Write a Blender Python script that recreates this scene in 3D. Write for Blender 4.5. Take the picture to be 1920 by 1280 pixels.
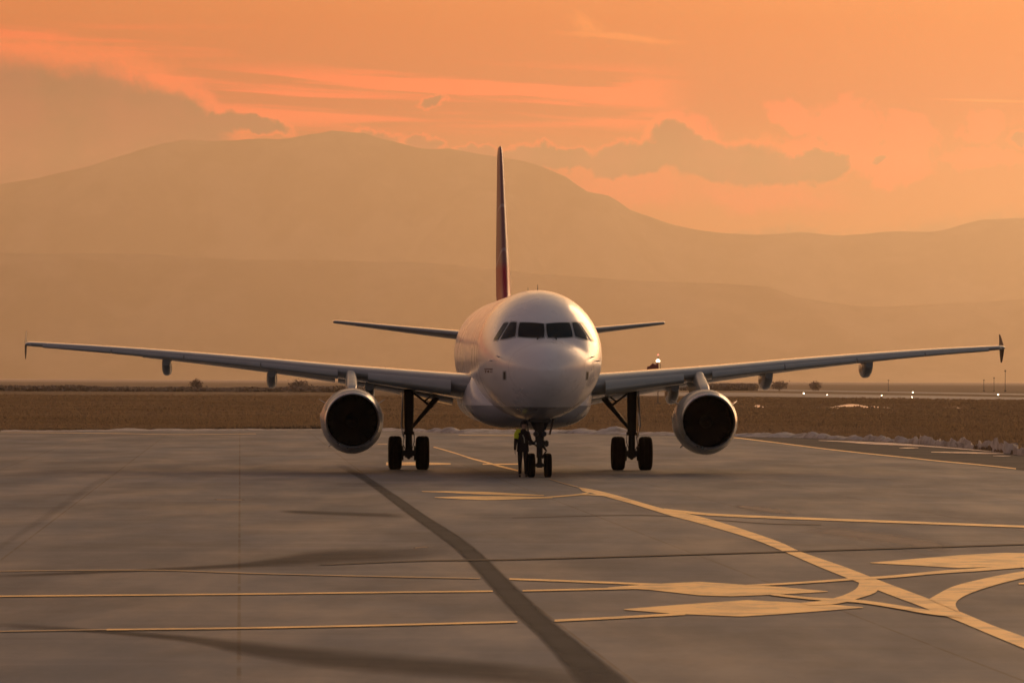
import bpy, bmesh, math, random
from math import sin, cos, tan, pi, radians, sqrt, atan2
from mathutils import Vector, Matrix, noise
from mathutils.bvhtree import BVHTree

random.seed(7)
sc = bpy.context.scene
for o in list(bpy.data.objects):
    bpy.data.objects.remove(o)
C = sc.collection

# ------------------------------------------------------------------ camera
FPX = 9100.0                       # focal length in pixels of a 1920 wide frame
CAMH = 3.05
PITCH, ROLL = math.atan(72.0 / FPX), radians(0.20)
cam_d = bpy.data.cameras.new("camera")
cam = bpy.data.objects.new("camera", cam_d)
C.objects.link(cam)
cam_d.sensor_width = 36.0
cam_d.lens = FPX / 1920 * 36.0
cam_d.clip_start = 0.5
cam_d.clip_end = 60000
cam_d.dof.use_dof = True; cam_d.dof.focus_distance = 155.0; cam_d.dof.aperture_fstop = 8.0
cam.matrix_world = Matrix.Translation((0, 0, CAMH)) @ Matrix.Rotation(pi / 2 + PITCH, 4, 'X') @ Matrix.Rotation(ROLL, 4, 'Z')
sc.camera = cam
CM = cam.matrix_world.copy()
CR = CM.to_3x3()

def ray(px, py):
    return (CR @ Vector(((px - 960) / FPX, -(py - 640) / FPX, -1.0))).normalized()

def ground(px, py, z=0.0):
    """the place on the ground seen at a photograph position"""
    d = ray(px, py)
    t = (z - CAMH) / d.z
    return Vector((d.x * t, d.y * t, z))

def at(px, py, Y):
    """the place at distance Y seen at a photograph position"""
    d = ray(px, py)
    t = Y / d.y
    return Vector((d.x * t, Y, CAMH + d.z * t))

# ------------------------------------------------------------------ world
SUN_AZ, SUN_EL = radians(26), radians(14.5)     # azimuth to the right of the view axis
W = bpy.data.worlds.new("World")
sc.world = W
W.use_nodes = True
nt = W.node_tree
nt.nodes.clear()

class E:
    """tiny expression builder for shader math nodes"""
    tree = None
    def __init__(self, s): self.s = s
    @staticmethod
    def op(kind, *a, clamp=False):
        n = E.tree.nodes.new('ShaderNodeMath'); n.operation = kind; n.use_clamp = clamp
        for i, v in enumerate(a):
            if isinstance(v, E): E.tree.links.new(v.s, n.inputs[i])
            else: n.inputs[i].default_value = float(v)
        return E(n.outputs[0])
    def __add__(s, o): return E.op('ADD', s, o)
    __radd__ = __add__
    def __sub__(s, o): return E.op('SUBTRACT', s, o)
    def __rsub__(s, o): return E.op('SUBTRACT', o, s)
    def __mul__(s, o): return E.op('MULTIPLY', s, o)
    __rmul__ = __mul__
    def __truediv__(s, o): return E.op('DIVIDE', s, o)

def emax(a, b): return E.op('MAXIMUM', a, b)
def emin(a, b): return E.op('MINIMUM', a, b)
def sstep(x, a, b, lo=0.0, hi=1.0):
    n = E.tree.nodes.new('ShaderNodeMapRange'); n.interpolation_type = 'SMOOTHSTEP'
    E.tree.links.new(x.s, n.inputs['Value'])
    n.inputs['From Min'].default_value = a; n.inputs['From Max'].default_value = b
    n.inputs['To Min'].default_value = lo; n.inputs['To Max'].default_value = hi
    return E(n.outputs[0])
def vec(x, y, z=0.0):
    n = E.tree.nodes.new('ShaderNodeCombineXYZ')
    for i, v in enumerate((x, y, z)):
        if isinstance(v, E): E.tree.links.new(v.s, n.inputs[i])
        else: n.inputs[i].default_value = float(v)
    return E(n.outputs[0])
def enoise(v, scale, detail=4, rough=0.55, dist=0.0):
    n = E.tree.nodes.new('ShaderNodeTexNoise')
    E.tree.links.new(v.s, n.inputs['Vector'])
    n.inputs['Scale'].default_value = scale; n.inputs['Detail'].default_value = detail
    n.inputs['Roughness'].default_value = rough; n.inputs['Distortion'].default_value = dist
    return E(n.outputs['Fac'])
def mixc(f, a, b):
    n = E.tree.nodes.new('ShaderNodeMix'); n.data_type = 'RGBA'; n.clamp_factor = True
    for v, i in ((f, 0), (a, 6), (b, 7)):
        if isinstance(v, E): E.tree.links.new(v.s, n.inputs[i])
        elif i == 0: n.inputs[0].default_value = v
        else: n.inputs[i].default_value = (*v, 1)
    return E(n.outputs[2])
def ramp(x, stops):
    n = E.tree.nodes.new('ShaderNodeValToRGB'); cr = n.color_ramp
    E.tree.links.new(x.s, n.inputs[0])
    while len(cr.elements) > 1: cr.elements.remove(cr.elements[0])
    cr.elements[0].position = stops[0][0]; cr.elements[0].color = (*stops[0][1], 1)
    for p, c in stops[1:]:
        e = cr.elements.new(p); e.color = (*c, 1)
    return E(n.outputs[0])

E.tree = nt
tc = nt.nodes.new('ShaderNodeTexCoord')
sx = nt.nodes.new('ShaderNodeSeparateXYZ'); nt.links.new(tc.outputs['Generated'], sx.inputs[0])
DX, DY, DZ = (E(sx.outputs[i]) for i in range(3))
az = E.op('ARCTAN2', DX, DY)
el = E.op('ARCSINE', DZ)
K = 9.1                                    # thousandths: cloud coordinates in units of about 0.11 mrad
X = az * (FPX / 1000.0)                    # 0.1 = 100 px to the right of centre
Yc = el * (FPX / 1000.0)                   # 0.1 = 100 px above the horizon
P = vec(X, Yc)
def PX(x): return (x - 960) / 1000.0
def PY(y): return (712 - y) / 1000.0
# wobble the cloud outlines
w1 = enoise(P, 9, 5, 0.6); w2 = enoise(vec(X, Yc, 3.3), 9, 5, 0.6)
w3 = enoise(P, 34, 4, 0.65); w4 = enoise(vec(X, Yc, 7.7), 34, 4, 0.65)
Xw = X + (w1 - 0.5) * 0.11 + (w3 - 0.5) * 0.022
Yw = Yc + (w2 - 0.5) * 0.085 + (w4 - 0.5) * 0.022
def blob(cx, cy, rx, ry, tilt=0.0, xx=None, yy=None):
    a = (Xw if xx is None else xx) - PX(cx); b = (Yw if yy is None else yy) - PY(cy)
    if tilt:
        b = b - a * tilt
    a = a * (1000.0 / rx); b = b * (1000.0 / ry)
    return 1.0 - E.op('SQRT', a * a + b * b)
def union(*bs):
    r = bs[0]
    for b in bs[1:]: r = E.op('SMOOTH_MAX', r, b, 0.12)
    return r
# clear sky, looking towards the sunset
front = ramp(E.op('MULTIPLY', el, 1 / 0.5, clamp=True), [
    (0.0, (0.45, 0.22, 0.08)), (0.047, (0.42, 0.10, 0.02)), (0.09, (0.40, 0.02, 0.0)),
    (0.115, (0.46, 0.01, 0.0)), (0.15, (0.60, 0.07, 0.0)), (0.20, (1.0, 0.40, 0.10)), (0.32, (1.45, 0.72, 0.30)), (0.55, (1.1, 0.62, 0.30)), (0.8, (0.45, 0.33, 0.22)), (1.0, (0.22, 0.19, 0.18))])
back = ramp(E.op('MULTIPLY', el, 1 / 0.9, clamp=True), [
    (0.0, (0.31, 0.275, 0.27)), (0.2, (0.28, 0.255, 0.26)), (0.45, (0.13, 0.13, 0.14)), (1.0, (0.08, 0.085, 0.11))])
azc = E.op('COSINE', az - 0.25)
facing = sstep(azc, -0.45, 0.95)
clear = mixc(facing, back, front)
overhead = sstep(el, 0.40, 1.0)
clear = mixc(overhead * 0.85, clear, (0.10, 0.10, 0.115))
# slightly darker towards the left of the view, warmer to the right
lr = sstep(az, -0.12, 0.12)
clear = mixc((1.0 - lr) * 0.16, clear, (0.32, 0.04, 0.0))
# cirrus streaks
stv = vec(X * 0.7, Yc * 13.0 + X * 0.55)
st = enoise(stv, 2.2, 5, 0.5, 0.3)
band = sstep(Yc, PY(262), PY(215)) * sstep(Yc, PY(110), PY(160)) * (1.0 - sstep(X, PX(1150), PX(1330)))
band_top = sstep(Yc, PY(120), PY(100)) * sstep(Yc, PY(45), PY(70)) * (1.0 - sstep(X, PX(250), PX(560)))
streak = sstep(st, 0.42, 0.58) * emax(band, band_top * 0.7)
clear = mixc(streak * 0.9, clear, (1.15, 0.07, 0.02))
wisp = blob(1160, 70, 150, 9, -0.07, X + (w1 - 0.5) * 0.05, Yc + (w2 - 0.5) * 0.02)
wisp2 = blob(1095, 52, 40, 24, -0.6)
clear = mixc(sstep(emax(wisp, wisp2 * 0.7), 0.0, 0.7) * 0.5, clear, (1.0, 0.22, 0.03))
trail = blob(1860, 189, 150, 3.5, -0.03, X, Yc)
clear = mixc(sstep(trail, 0.0, 0.8) * 0.55, clear, (1.1, 0.28, 0.06))
# rosy broken cloud on the right
rosy = union(blob(1480, 225, 70, 34, -0.5), blob(1590, 240, 100, 62), blob(1700, 240, 70, 50), blob(1560, 300, 150, 45), blob(1840, 235, 60, 40), blob(1840, 300, 90, 34), blob(1290, 240, 85, 40), blob(1680, 300, 90, 60))
rn = enoise(P, 17, 6, 0.62, 0.4)
rosym = sstep(rosy + (rn - 0.5) * 1.3, 0.02, 0.5)
clear = mixc(rosym * 0.8, clear, (0.95, 0.03, 0.02))
clear = mixc(sstep(rosy + (rn - 0.55) * 3.0, 0.5, 1.0) * 0.35, clear, (0.55, 0.05, 0.02))
# rosy glow low down: over the right flank, under the long cloud, and left
glow = union(blob(1180, 350, 190, 50, -0.15), blob(1420, 370, 220, 40, -0.05), blob(150, 318, 110, 30, 0.1), blob(380, 205, 90, 50, -0.5))
clear = mixc(sstep(glow, 0.0, 0.8) * 0.6, clear, (0.80, 0.03, 0.03))
# dusky clouds
dark1 = union(blob(40, 250, 300, 155), blob(175, 235, 190, 132, -0.1), blob(320, 240, 135, 78, -0.35), blob(410, 238, 90, 26), blob(475, 240, 60, 20), blob(-150, 260, 260, 130), blob(250, 290, 220, 50))
dark2 = union(blob(1270, 268, 66, 44), blob(1185, 298, 85, 34), blob(1330, 300, 150, 46), blob(1440, 318, 110, 34, -0.1), blob(1535, 315, 52, 34), blob(1030, 298, 110, 24))
dark3 = union(blob(700, 268, 56, 22), blob(795, 275, 40, 16), blob(802, 195, 28, 11), blob(1636, 302, 18, 14), blob(1915, 265, 24, 16), blob(900, 292, 50, 14))
low = blob(1900, 480, 420, 90) * 1.0
low = union(low, blob(1500, 470, 260, 52))
rimn = union(dark1, dark2, dark3)
rim = sstep(rimn, -0.26, 0.05)
rimtop = sstep(Yc, PY(330), PY(235))
clear = mixc(rim * (0.12 + rimtop * 0.5), clear, (1.15, 0.10, 0.02))
dm = emax(emax(sstep(dark1, -0.02, 0.36), sstep(dark2, -0.02, 0.24)), sstep(dark3, -0.05, 0.4) * 0.85)
dcol = mixc(sstep(w1, 0.3, 0.7), (0.0, 0.0, 0.02), (0.12, 0.01, 0.03))
clear = mixc(dm * 0.97, clear, dcol)
clear = mixc(sstep(low, -0.05, 0.40) * 0.92, clear, (0.10, 0.05, 0.03))
# physical sky for the rest of the daylight
sky = nt.nodes.new('ShaderNodeTexSky'); sky.sky_type = 'NISHITA'; sky.sun_disc = False
sky.sun_elevation = SUN_EL; sky.sun_rotation = SUN_AZ
sky.dust_density = 4.0; sky.air_density = 2.0
bg1 = nt.nodes.new('ShaderNodeBackground'); bg1.inputs[1].default_value = 0.004
nt.links.new(sky.outputs[0], bg1.inputs[0])
bg2 = nt.nodes.new('ShaderNodeBackground'); bg2.inputs[1].default_value = 1.0
nt.links.new(clear.s, bg2.inputs[0])
addn = nt.nodes.new('ShaderNodeAddShader')
nt.links.new(bg1.outputs[0], addn.inputs[0]); nt.links.new(bg2.outputs[0], addn.inputs[1])
out = nt.nodes.new('ShaderNodeOutputWorld'); nt.links.new(addn.outputs[0], out.inputs[0])

sd = bpy.data.lights.new("sun", 'SUN'); sd.energy = 1.4; sd.angle = radians(30); sd.color = (1.0, 0.59, 0.30)
sun = bpy.data.objects.new("sun", sd); C.objects.link(sun)
sdir = Vector((sin(SUN_AZ) * cos(SUN_EL), cos(SUN_AZ) * cos(SUN_EL), sin(SUN_EL)))
sun.rotation_euler = sdir.to_track_quat('Z', 'Y').to_euler()
sun.location = (60, 200, 90)

sc.view_settings.view_transform = 'Standard'
sc.view_settings.look = 'None'
sc.view_settings.exposure = 0.12
sc.view_settings.gamma = 1.0
sc.view_settings.use_curve_mapping = False
sc.render.engine = 'CYCLES'
sc.cycles.max_bounces = 8
sc.cycles.volume_bounces = 2
sc.cycles.use_denoising = True
sc.cycles.sample_clamp_indirect = 4.0

# ------------------------------------------------------------------ materials
def mat(name, col, rough=0.5, metal=0.0, coat=0.0, spec=0.5, coat_rough=0.05):
    m = bpy.data.materials.new(name); m.use_nodes = True
    b = m.node_tree.nodes['Principled BSDF']
    b.inputs['Base Color'].default_value = (*col, 1)
    b.inputs['Roughness'].default_value = rough
    b.inputs['Metallic'].default_value = metal
    b.inputs['Coat Weight'].default_value = coat
    b.inputs['Coat Roughness'].default_value = coat_rough
    b.inputs['Specular IOR Level'].default_value = spec
    return m

def bsdf(m):
    E.tree = m.node_tree
    return m.node_tree.nodes['Principled BSDF']

def coords(kind='Object'):
    n = E.tree.nodes.new('ShaderNodeTexCoord')
    return E(n.outputs[kind])

def split(v):
    n = E.tree.nodes.new('ShaderNodeSeparateXYZ'); E.tree.links.new(v.s, n.inputs[0])
    return E(n.outputs[0]), E(n.outputs[1]), E(n.outputs[2])

def link(e, sock): E.tree.links.new(e.s, sock)

def bump(h, strength, dist=1.0):
    n = E.tree.nodes.new('ShaderNodeBump'); n.inputs['Strength'].default_value = strength
    n.inputs['Distance'].default_value = dist
    link(h, n.inputs['Height'])
    return E(n.outputs[0])

def grimy(name, col, rough, dirt, scale=1.2, amount=0.35, **k):
    """paint with uneven dirt and gloss"""
    m = mat(name, col, rough, **k); b = bsdf(m)
    v = coords()
    n1 = enoise(v, scale, 6, 0.6)
    link(mixc(sstep(n1, 0.42, 0.75) * amount, col, dirt), b.inputs['Base Color'])
    link(E.op('ADD', sstep(enoise(v, scale * 3, 4), 0.3, 0.7) * 0.12, rough), b.inputs['Roughness'])
    return m

M = {}
# white aircraft skin, greyer belly paint, panel joints
m = mat('white_paint', (0.80, 0.79, 0.79), 0.35, coat=0.6, coat_rough=0.16); b = bsdf(m)
v = coords(); x_, y_, z_ = split(v)
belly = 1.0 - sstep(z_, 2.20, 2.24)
n1 = enoise(vec(x_ * 0.6, y_ * 0.18, z_ * 1.2), 2.2, 6, 0.6)
skin = mixc(sstep(n1, 0.45, 0.8) * 0.30, (0.80, 0.785, 0.79), (0.60, 0.56, 0.54))
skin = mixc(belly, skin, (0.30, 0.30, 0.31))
ring = E.op('PINGPONG', y_ + 0.4, 1.6)
joint = (1.0 - sstep(ring, 0.004, 0.016)) * 0.08
skin = mixc(joint, skin, (0.28, 0.27, 0.27))
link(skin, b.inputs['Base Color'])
link(sstep(enoise(v, 0.9, 5), 0.3, 0.75, 0.24, 0.42), b.inputs['Roughness'])
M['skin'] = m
M['radome'] = grimy('radome_paint', (0.76, 0.75, 0.76), 0.35, (0.55, 0.50, 0.50), 1.5, 0.4, coat=0.4)
M['wing'] = grimy('wing_grey_paint', (0.25, 0.27, 0.275), 0.34, (0.18, 0.19, 0.185), 1.0, 0.5, coat=1.0, coat_rough=0.07)
M['slat'] = grimy('slat_metal', (0.25, 0.275, 0.275), 0.34, (0.19, 0.205, 0.20), 1.6, 0.5, metal=0.1, coat=0.8, coat_rough=0.08)
M['tail'] = grimy('tailplane_paint', (0.17, 0.18, 0.185), 0.36, (0.11, 0.115, 0.11), 1.0, 0.5, coat=1.0, coat_rough=0.07)
M['lip'] = grimy('polished_metal', (0.62, 0.61, 0.58), 0.26, (0.5, 0.49, 0.47), 2.0, 0.3, metal=1.0)
M['nacelle'] = grimy('nacelle_paint', (0.34, 0.36, 0.345), 0.34, (0.24, 0.25, 0.235), 1.3, 0.45, coat=0.4)
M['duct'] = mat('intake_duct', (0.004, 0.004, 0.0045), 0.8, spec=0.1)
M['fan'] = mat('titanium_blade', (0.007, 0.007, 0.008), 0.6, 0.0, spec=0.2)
M['glass'] = mat('cockpit_glass', (0.002, 0.009, 0.012), 0.05, spec=0.25)
M['frame'] = mat('window_frame_metal', (0.40, 0.41, 0.41), 0.4, 0.3)
M['rubber'] = grimy('tyre_rubber', (0.003, 0.003, 0.004), 0.85, (0.008, 0.008, 0.008), 5, 0.5, spec=0.1)
M['rim'] = mat('wheel_rim', (0.08, 0.08, 0.085), 0.4, 0.6)
M['strut'] = grimy('gear_steel', (0.020, 0.022, 0.024), 0.5, (0.010, 0.010, 0.010), 4, 0.6, metal=0.1, spec=0.3)
M['chrome'] = mat('oleo_chrome', (0.6, 0.6, 0.6), 0.15, 1.0)
M['bay'] = mat('gear_bay', (0.06, 0.062, 0.06), 0.7)
M['lamp'] = mat('lamp_glass', (0.5, 0.5, 0.5), 0.1, 0.3)
M['fence'] = mat('fence_paint', (0.07, 0.045, 0.045), 0.55, spec=0.2)
M['dark'] = mat('dark_trim', (0.035, 0.035, 0.04), 0.5)
# fin paint: deep red below, upper part dulled to mimic sky reflection, pale curved band
m = mat('fin_paint', (0.25, 0.02, 0.035), 0.5, coat=0.15, spec=0.3); b = bsdf(m)
v = coords(); x_, y_, z_ = split(v)
dz = z_ - 8.4; dy = y_ - 26.6
r = E.op('SQRT', dz * dz + dy * dy)
bandm = sstep(r, 1.05, 1.1) * (1.0 - sstep(r, 1.18, 1.25))
low_ = (1.0 - sstep(z_, 7.0, 7.5))
fcol = mixc(low_, (0.26, 0.12, 0.11), (0.36, 0.015, 0.035))
fcol = mixc(bandm * 0.35, fcol, (0.6, 0.5, 0.5))
fcol = mixc(sstep(z_ - y_ * 0.25, 1.1, 1.14) * 0.0, fcol, (0.5, 0.5, 0.5))
link(fcol, b.inputs['Base Color'])
M['fin'] = m

# ------------------------------------------------------------------ mesh helpers
class MB:
    def __init__(self): self.v = []; self.f = []; self.mi = []
    def add(self, vs, fs, mi=0):
        o = len(self.v); self.v += [Vector(p) for p in vs]
        self.f += [tuple(i + o for i in f) for f in fs]; self.mi += [mi] * len(fs)
    def rings(self, rs, cap0=True, cap1=True, closed=True, mi=0):
        n = len(rs[0]); vs = [p for r_ in rs for p in r_]; fs = []
        for i in range(len(rs) - 1):
            for j in range(n if closed else n - 1):
                k = (j + 1) % n
                fs.append((i * n + j, i * n + k, (i + 1) * n + k, (i + 1) * n + j))
        if cap0: fs.append(tuple(range(n - 1, -1, -1)))
        if cap1: fs.append(tuple((len(rs) - 1) * n + j for j in range(n)))
        self.add(vs, fs, mi)
    def tube(self, pts, rad, n=14, mi=0, cap=True):
        pts = [Vector(p) for p in pts]
        if not isinstance(rad, (list, tuple)): rad = [rad] * len(pts)
        rs = []
        for i, p in enumerate(pts):
            if i == 0: d = pts[1] - p
            elif i == len(pts) - 1: d = p - pts[i - 1]
            else: d = (pts[i + 1] - p).normalized() + (p - pts[i - 1]).normalized()
            d.normalize()
            u = d.cross(Vector((0, 0, 1)))
            if u.length < 0.05: u = d.cross(Vector((0, 1, 0)))
            u.normalize(); w = d.cross(u)
            rs.append([p + (u * cos(2 * pi * k / n) + w * sin(2 * pi * k / n)) * rad[i] for k in range(n)])
        self.rings(rs, cap, cap, mi=mi)
    def box(self, c, s, rot=None, mi=0, bev=0.0):
        bm = bmesh.new(); bmesh.ops.create_cube(bm, size=1)
        for v_ in bm.verts: v_.co = Vector((v_.co.x * s[0], v_.co.y * s[1], v_.co.z * s[2]))
        if bev: bmesh.ops.bevel(bm, geom=bm.edges[:], offset=bev, segments=2, affect='EDGES')
        bm.verts.index_update()
        vs = []
        for v_ in bm.verts:
            p = v_.co.copy()
            if rot: p = rot @ p
            vs.append(p + Vector(c))
        self.add(vs, [tuple(q.index for q in f.verts) for f in bm.faces], mi); bm.free()
    def lathe(self, prof, origin, axis='X', n=40, mi=0, closed_prof=False):
        """prof: (along, radius)"""
        rs = []
        for a, r_ in prof:
            ring = []
            for k in range(n):
                t = 2 * pi * k / n
                if axis == 'X': p = Vector((a, r_ * cos(t), r_ * sin(t)))
                elif axis == 'Y': p = Vector((r_ * sin(t), a, r_ * cos(t)))
                else: p = Vector((r_ * cos(t), r_ * sin(t), a))
                ring.append(p + Vector(origin))
            rs.append(ring)
        if closed_prof: rs.append(rs[0])
        self.rings(rs, False, False, mi=mi)
    def build(self, name, mats, parent=None, smooth=True, angle=35):
        me = bpy.data.meshes.new(name)
        me.from_pydata([tuple(p) for p in self.v], [], self.f)
        if not isinstance(mats, (list, tuple)): mats = [mats]
        for m_ in mats: me.materials.append(m_)
        bm = bmesh.new(); bm.from_mesh(me)
        bmesh.ops.remove_doubles(bm, verts=bm.verts[:], dist=1e-5)
        bmesh.ops.recalc_face_normals(bm, faces=bm.faces[:])
        bm.to_mesh(me); bm.free()
        if len(mats) > 1 and len(me.polygons) == len(self.mi):
            me.polygons.foreach_set('material_index', self.mi)
        if smooth:
            me.polygons.foreach_set('use_smooth', [True] * len(me.polygons))
            me.set_sharp_from_angle(angle=radians(angle))
        o = bpy.data.objects.new(name, me); C.objects.link(o)
        if parent: o.parent = parent
        return o

def tag(o, label=None, cat=None, group=None, kind=None):
    if label: o['label'] = label
    if cat: o['category'] = cat
    if group: o['group'] = group
    if kind: o['kind'] = kind
    return o

def empty(name, loc, rz=0.0):
    o = bpy.data.objects.new(name, None); C.objects.link(o)
    o.location = loc; o.rotation_euler = (0, 0, rz); o.empty_display_size = 0.5
    return o

def copy_tree(o, parent=None):
    c = o.copy(); C.objects.link(c)
    if parent: c.parent = parent
    for ch in [q for q in bpy.data.objects if q.parent == o]:
        copy_tree(ch, c)
    return c

def interp(tab, x):
    """smooth (Catmull-Rom like, monotone) interpolation of rows (x, a, b, ...)"""
    if x <= tab[0][0]: return tab[0][1:]
    if x >= tab[-1][0]: return tab[-1][1:]
    for i in range(len(tab) - 1):
        if tab[i][0] <= x <= tab[i + 1][0]: break
    x0, x1 = tab[i][0], tab[i + 1][0]; h = x1 - x0; t = (x - x0) / h
    res = []
    for k in range(1, len(tab[0])):
        y0, y1 = tab[i][k], tab[i + 1][k]; d = (y1 - y0) / h
        dl = (y0 - tab[i - 1][k]) / (x0 - tab[i - 1][0]) if i > 0 else d
        dr = (tab[i + 2][k] - y1) / (tab[i + 2][0] - x1) if i + 2 < len(tab) else d
        m0 = 0 if dl * d <= 0 else 2 * dl * d / (dl + d)
        m1 = 0 if dr * d <= 0 else 2 * dr * d / (dr + d)
        t2, t3 = t * t, t * t * t
        res.append((2 * t3 - 3 * t2 + 1) * y0 + (t3 - 2 * t2 + t) * h * m0 + (-2 * t3 + 3 * t2) * y1 + (t3 - t2) * h * m1)
    return res

# ------------------------------------------------------------------ aircraft
# local frame: X to the aircraft's left (picture right), Y aft, Z up; origin on the ground under the nose wheels
NG = 5.07                                  # nose tip to nose gear
jet = empty('passenger_jet', (0.88, 152.4, 0.0), radians(2.645))
tag(jet, 'white twin-engine passenger jet parked head-on on the apron, red tail fin', 'aeroplane')
JM = Matrix.Translation((0.88, 152.4, 0)) @ Matrix.Rotation(radians(2.645), 4, 'Z')
JI = JM.inverted()

FUS = [  # s, z top, z bottom, half width, z of widest point
    (0.00, 3.36, 3.34, 0.010, 3.35), (0.06, 3.59, 3.11, 0.26, 3.35), (0.15, 3.73, 2.98, 0.41, 3.36), (0.40, 3.93, 2.76, 0.68, 3.38),
    (0.80, 4.10, 2.54, 0.97, 3.42), (1.20, 4.22, 2.38, 1.18, 3.46), (1.60, 4.34, 2.25, 1.35, 3.50), (2.00, 4.66, 2.14, 1.48, 3.55),
    (2.45, 5.00, 2.05, 1.60, 3.60), (2.9, 5.24, 1.97, 1.70, 3.65), (3.4, 5.44, 1.91, 1.79, 3.69), (4.1, 5.63, 1.85, 1.88, 3.74), (5.0, 5.79, 1.80, 1.945, 3.79),
    (6.0, 5.88, 1.775, 1.972, 3.83), (7.0, 5.91, 1.77, 1.975, 3.84), (24.0, 5.91, 1.77, 1.975, 3.84), (26.0, 5.91, 1.86, 1.965, 3.90),
    (28.0, 5.90, 2.18, 1.90, 4.08), (30.0, 5.88, 2.66, 1.74, 4.32), (32.0, 5.85, 3.22, 1.45, 4.58), (34.0, 5.76, 3.80, 1.08, 4.82),
    (36.0, 5.55, 4.42, 0.62, 5.02), (37.2, 5.33, 4.80, 0.28, 5.08), (37.57, 5.20, 4.95, 0.13, 5.08)]

def fus_pt(s, th):
    zt, zb, w, zc = interp(FUS, s)
    c = cos(th)
    return Vector((w * sin(th), s - NG, zc + ((zt - zc) if c > 0 else (zc - zb)) * c))

SS = [0, 0.015, 0.04, 0.08, 0.13, 0.2, 0.3, 0.4, 0.55, 0.7, 0.85, 1.0, 1.15, 1.3, 1.45, 1.6] + [1.6 + 0.12 * k for k in range(1, 30)] + [5.4, 5.8, 6.2, 6.6, 7.0] + [7 + 1.7 * k for k in range(1, 11)] + [24.8, 25.6, 26.4, 27.2, 28, 29, 30, 31, 32, 33, 34, 35, 35.6, 36.2, 36.8, 37.2, 37.45, 37.57]
NT = 96
mb = MB()
mb.rings([[fus_pt(s, 2 * pi * k / NT) for k in range(NT)] for s in SS])
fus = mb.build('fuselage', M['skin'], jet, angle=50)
bv = BVHTree.FromPolygons([tuple(p) for p in mb.v], [f for f in mb.f if len(f) == 4])
camL = JI @ Vector((0, 0, CAMH))

def hit(px, py):
    d = (JI.to_3x3() @ ray(px, py)).normalized()
    loc, nor, i, dist = bv.ray_cast(camL, d)
    if loc is None: return None, None
    if nor.dot(d) > 0: nor = -nor
    return loc, nor

def pane(name, poly, material, parent, lift=0.012, n=10, mirror=False, grow=0.0, rim=False):
    """four-cornered patch lying on the fuselage skin. poly: photo positions a,b,c,d"""
    a, b_, c_, d_ = [Vector(p) for p in poly]
    cen = (a + b_ + c_ + d_) / 4
    if grow:
        a, b_, c_, d_ = [p + (p - cen).normalized() * grow * 1.2 for p in (a, b_, c_, d_)]
    vs = []; top = []
    for i in range(n + 1):
        for j in range(n + 1):
            u, w = i / n, j / n
            q = (a * (1 - u) + b_ * u) * (1 - w) + (d_ * (1 - u) + c_ * u) * w
            # round the corners
            uu, ww = 2 * u - 1, 2 * w - 1
            k = 1 - 0.06 * (uu * uu * ww * ww)
            q = cen + (q - cen) * k
            p, no = hit(q.x, q.y)
            if p is None: return None
            top.append(p + no * lift); vs.append(p - no * 0.02)
    if mirror:
        top = [Vector((-p.x, p.y, p.z)) for p in top]; vs = [Vector((-p.x, p.y, p.z)) for p in vs]
    N = n + 1; L = len(top); fs = []
    for i in range(n):
        for j in range(n):
            fs.append((i * N + j, (i + 1) * N + j, (i + 1) * N + j + 1, i * N + j + 1))
    border = [i * N for i in range(N)] + [n * N + j for j in range(1, N)] + [i * N + n for i in range(n - 1, -1, -1)] + [j for j in range(n - 1, 0, -1)]
    for k in range(len(border)):
        p, q = border[k], border[(k + 1) % len(border)]
        fs.append((p, q, q + L, p + L))
    m_ = MB(); m_.add(top + vs, fs)
    return m_.build(name, material, parent)

# cockpit windows (picture left ones traced on the skin, the others their mirror images)
WIN = [[(974, 604.5), (1021, 607), (1021, 634), (970.5, 632)],
       [(957.5, 604.5), (969.5, 604.5), (966.5, 631), (938, 637)],
       [(945, 606), (954, 605), (934.5, 637), (925.5, 637.5)]]
for w_ in WIN:
    for mir in (False, True):
        fr = pane('window_frame', w_, M['frame'], jet, 0.010, grow=2.6, mirror=mir)
        if fr: fr.name = 'cockpit_window'
        gl = pane('pane', w_, M['glass'], fr, 0.022, mirror=mir)

for (a_, b_) in (((1008, 636.5), (1017, 633.5)), ((1043, 636.5), (1034, 633.5))):
    p_, n_ = hit(*a_); q_, n2_ = hit(*b_); m_ = MB()
    m_.tube([p_ + n_ * 0.01, p_ + n_ * 0.05, q_ + n2_ * 0.05], [0.03, 0.022, 0.014], 8); m_.build('windscreen_wiper', M['dark'], jet)
# radome seam ring
mb = MB()
for s0 in (1.16,):
    mb.rings([[fus_pt(s, 2 * pi * k / NT) + (fus_pt(s, 2 * pi * k / NT) - Vector((0, s - NG, 3.45))).normalized() * 0.0015 for k in range(NT)] for s in (s0, s0 + 0.010)], False, False)
mb.build('radome_seam', M['frame'], jet)

def surf_box(name, px, py, size, material, lift=0.01, mirror=False, round_=False):
    p, no = hit(px, py)
    if p is None: return
    q = no.to_track_quat('Z', 'Y').to_matrix()
    m_ = MB(); m_.box((0, 0, 0), size, bev=min(size) * 0.2)
    m_.v = [q @ v_ + p + no * lift for v_ in m_.v]
    if mirror: m_.v = [Vector((-v_.x, v_.y, v_.z)) for v_ in m_.v]
    return m_.build(name, material, jet)

for mir in (False, True):
    pane('static_port_plate', [(942.5, 695), (949.5, 695), (949.5, 712.5), (942.5, 712.5)], M['frame'], jet, 0.006, 4, mirror=mir)
    pane('static_port', [(944.5, 697), (948, 697), (948, 710.5), (944.5, 710.5)], M['dark'], jet, 0.011, 4, mirror=mir)
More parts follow.
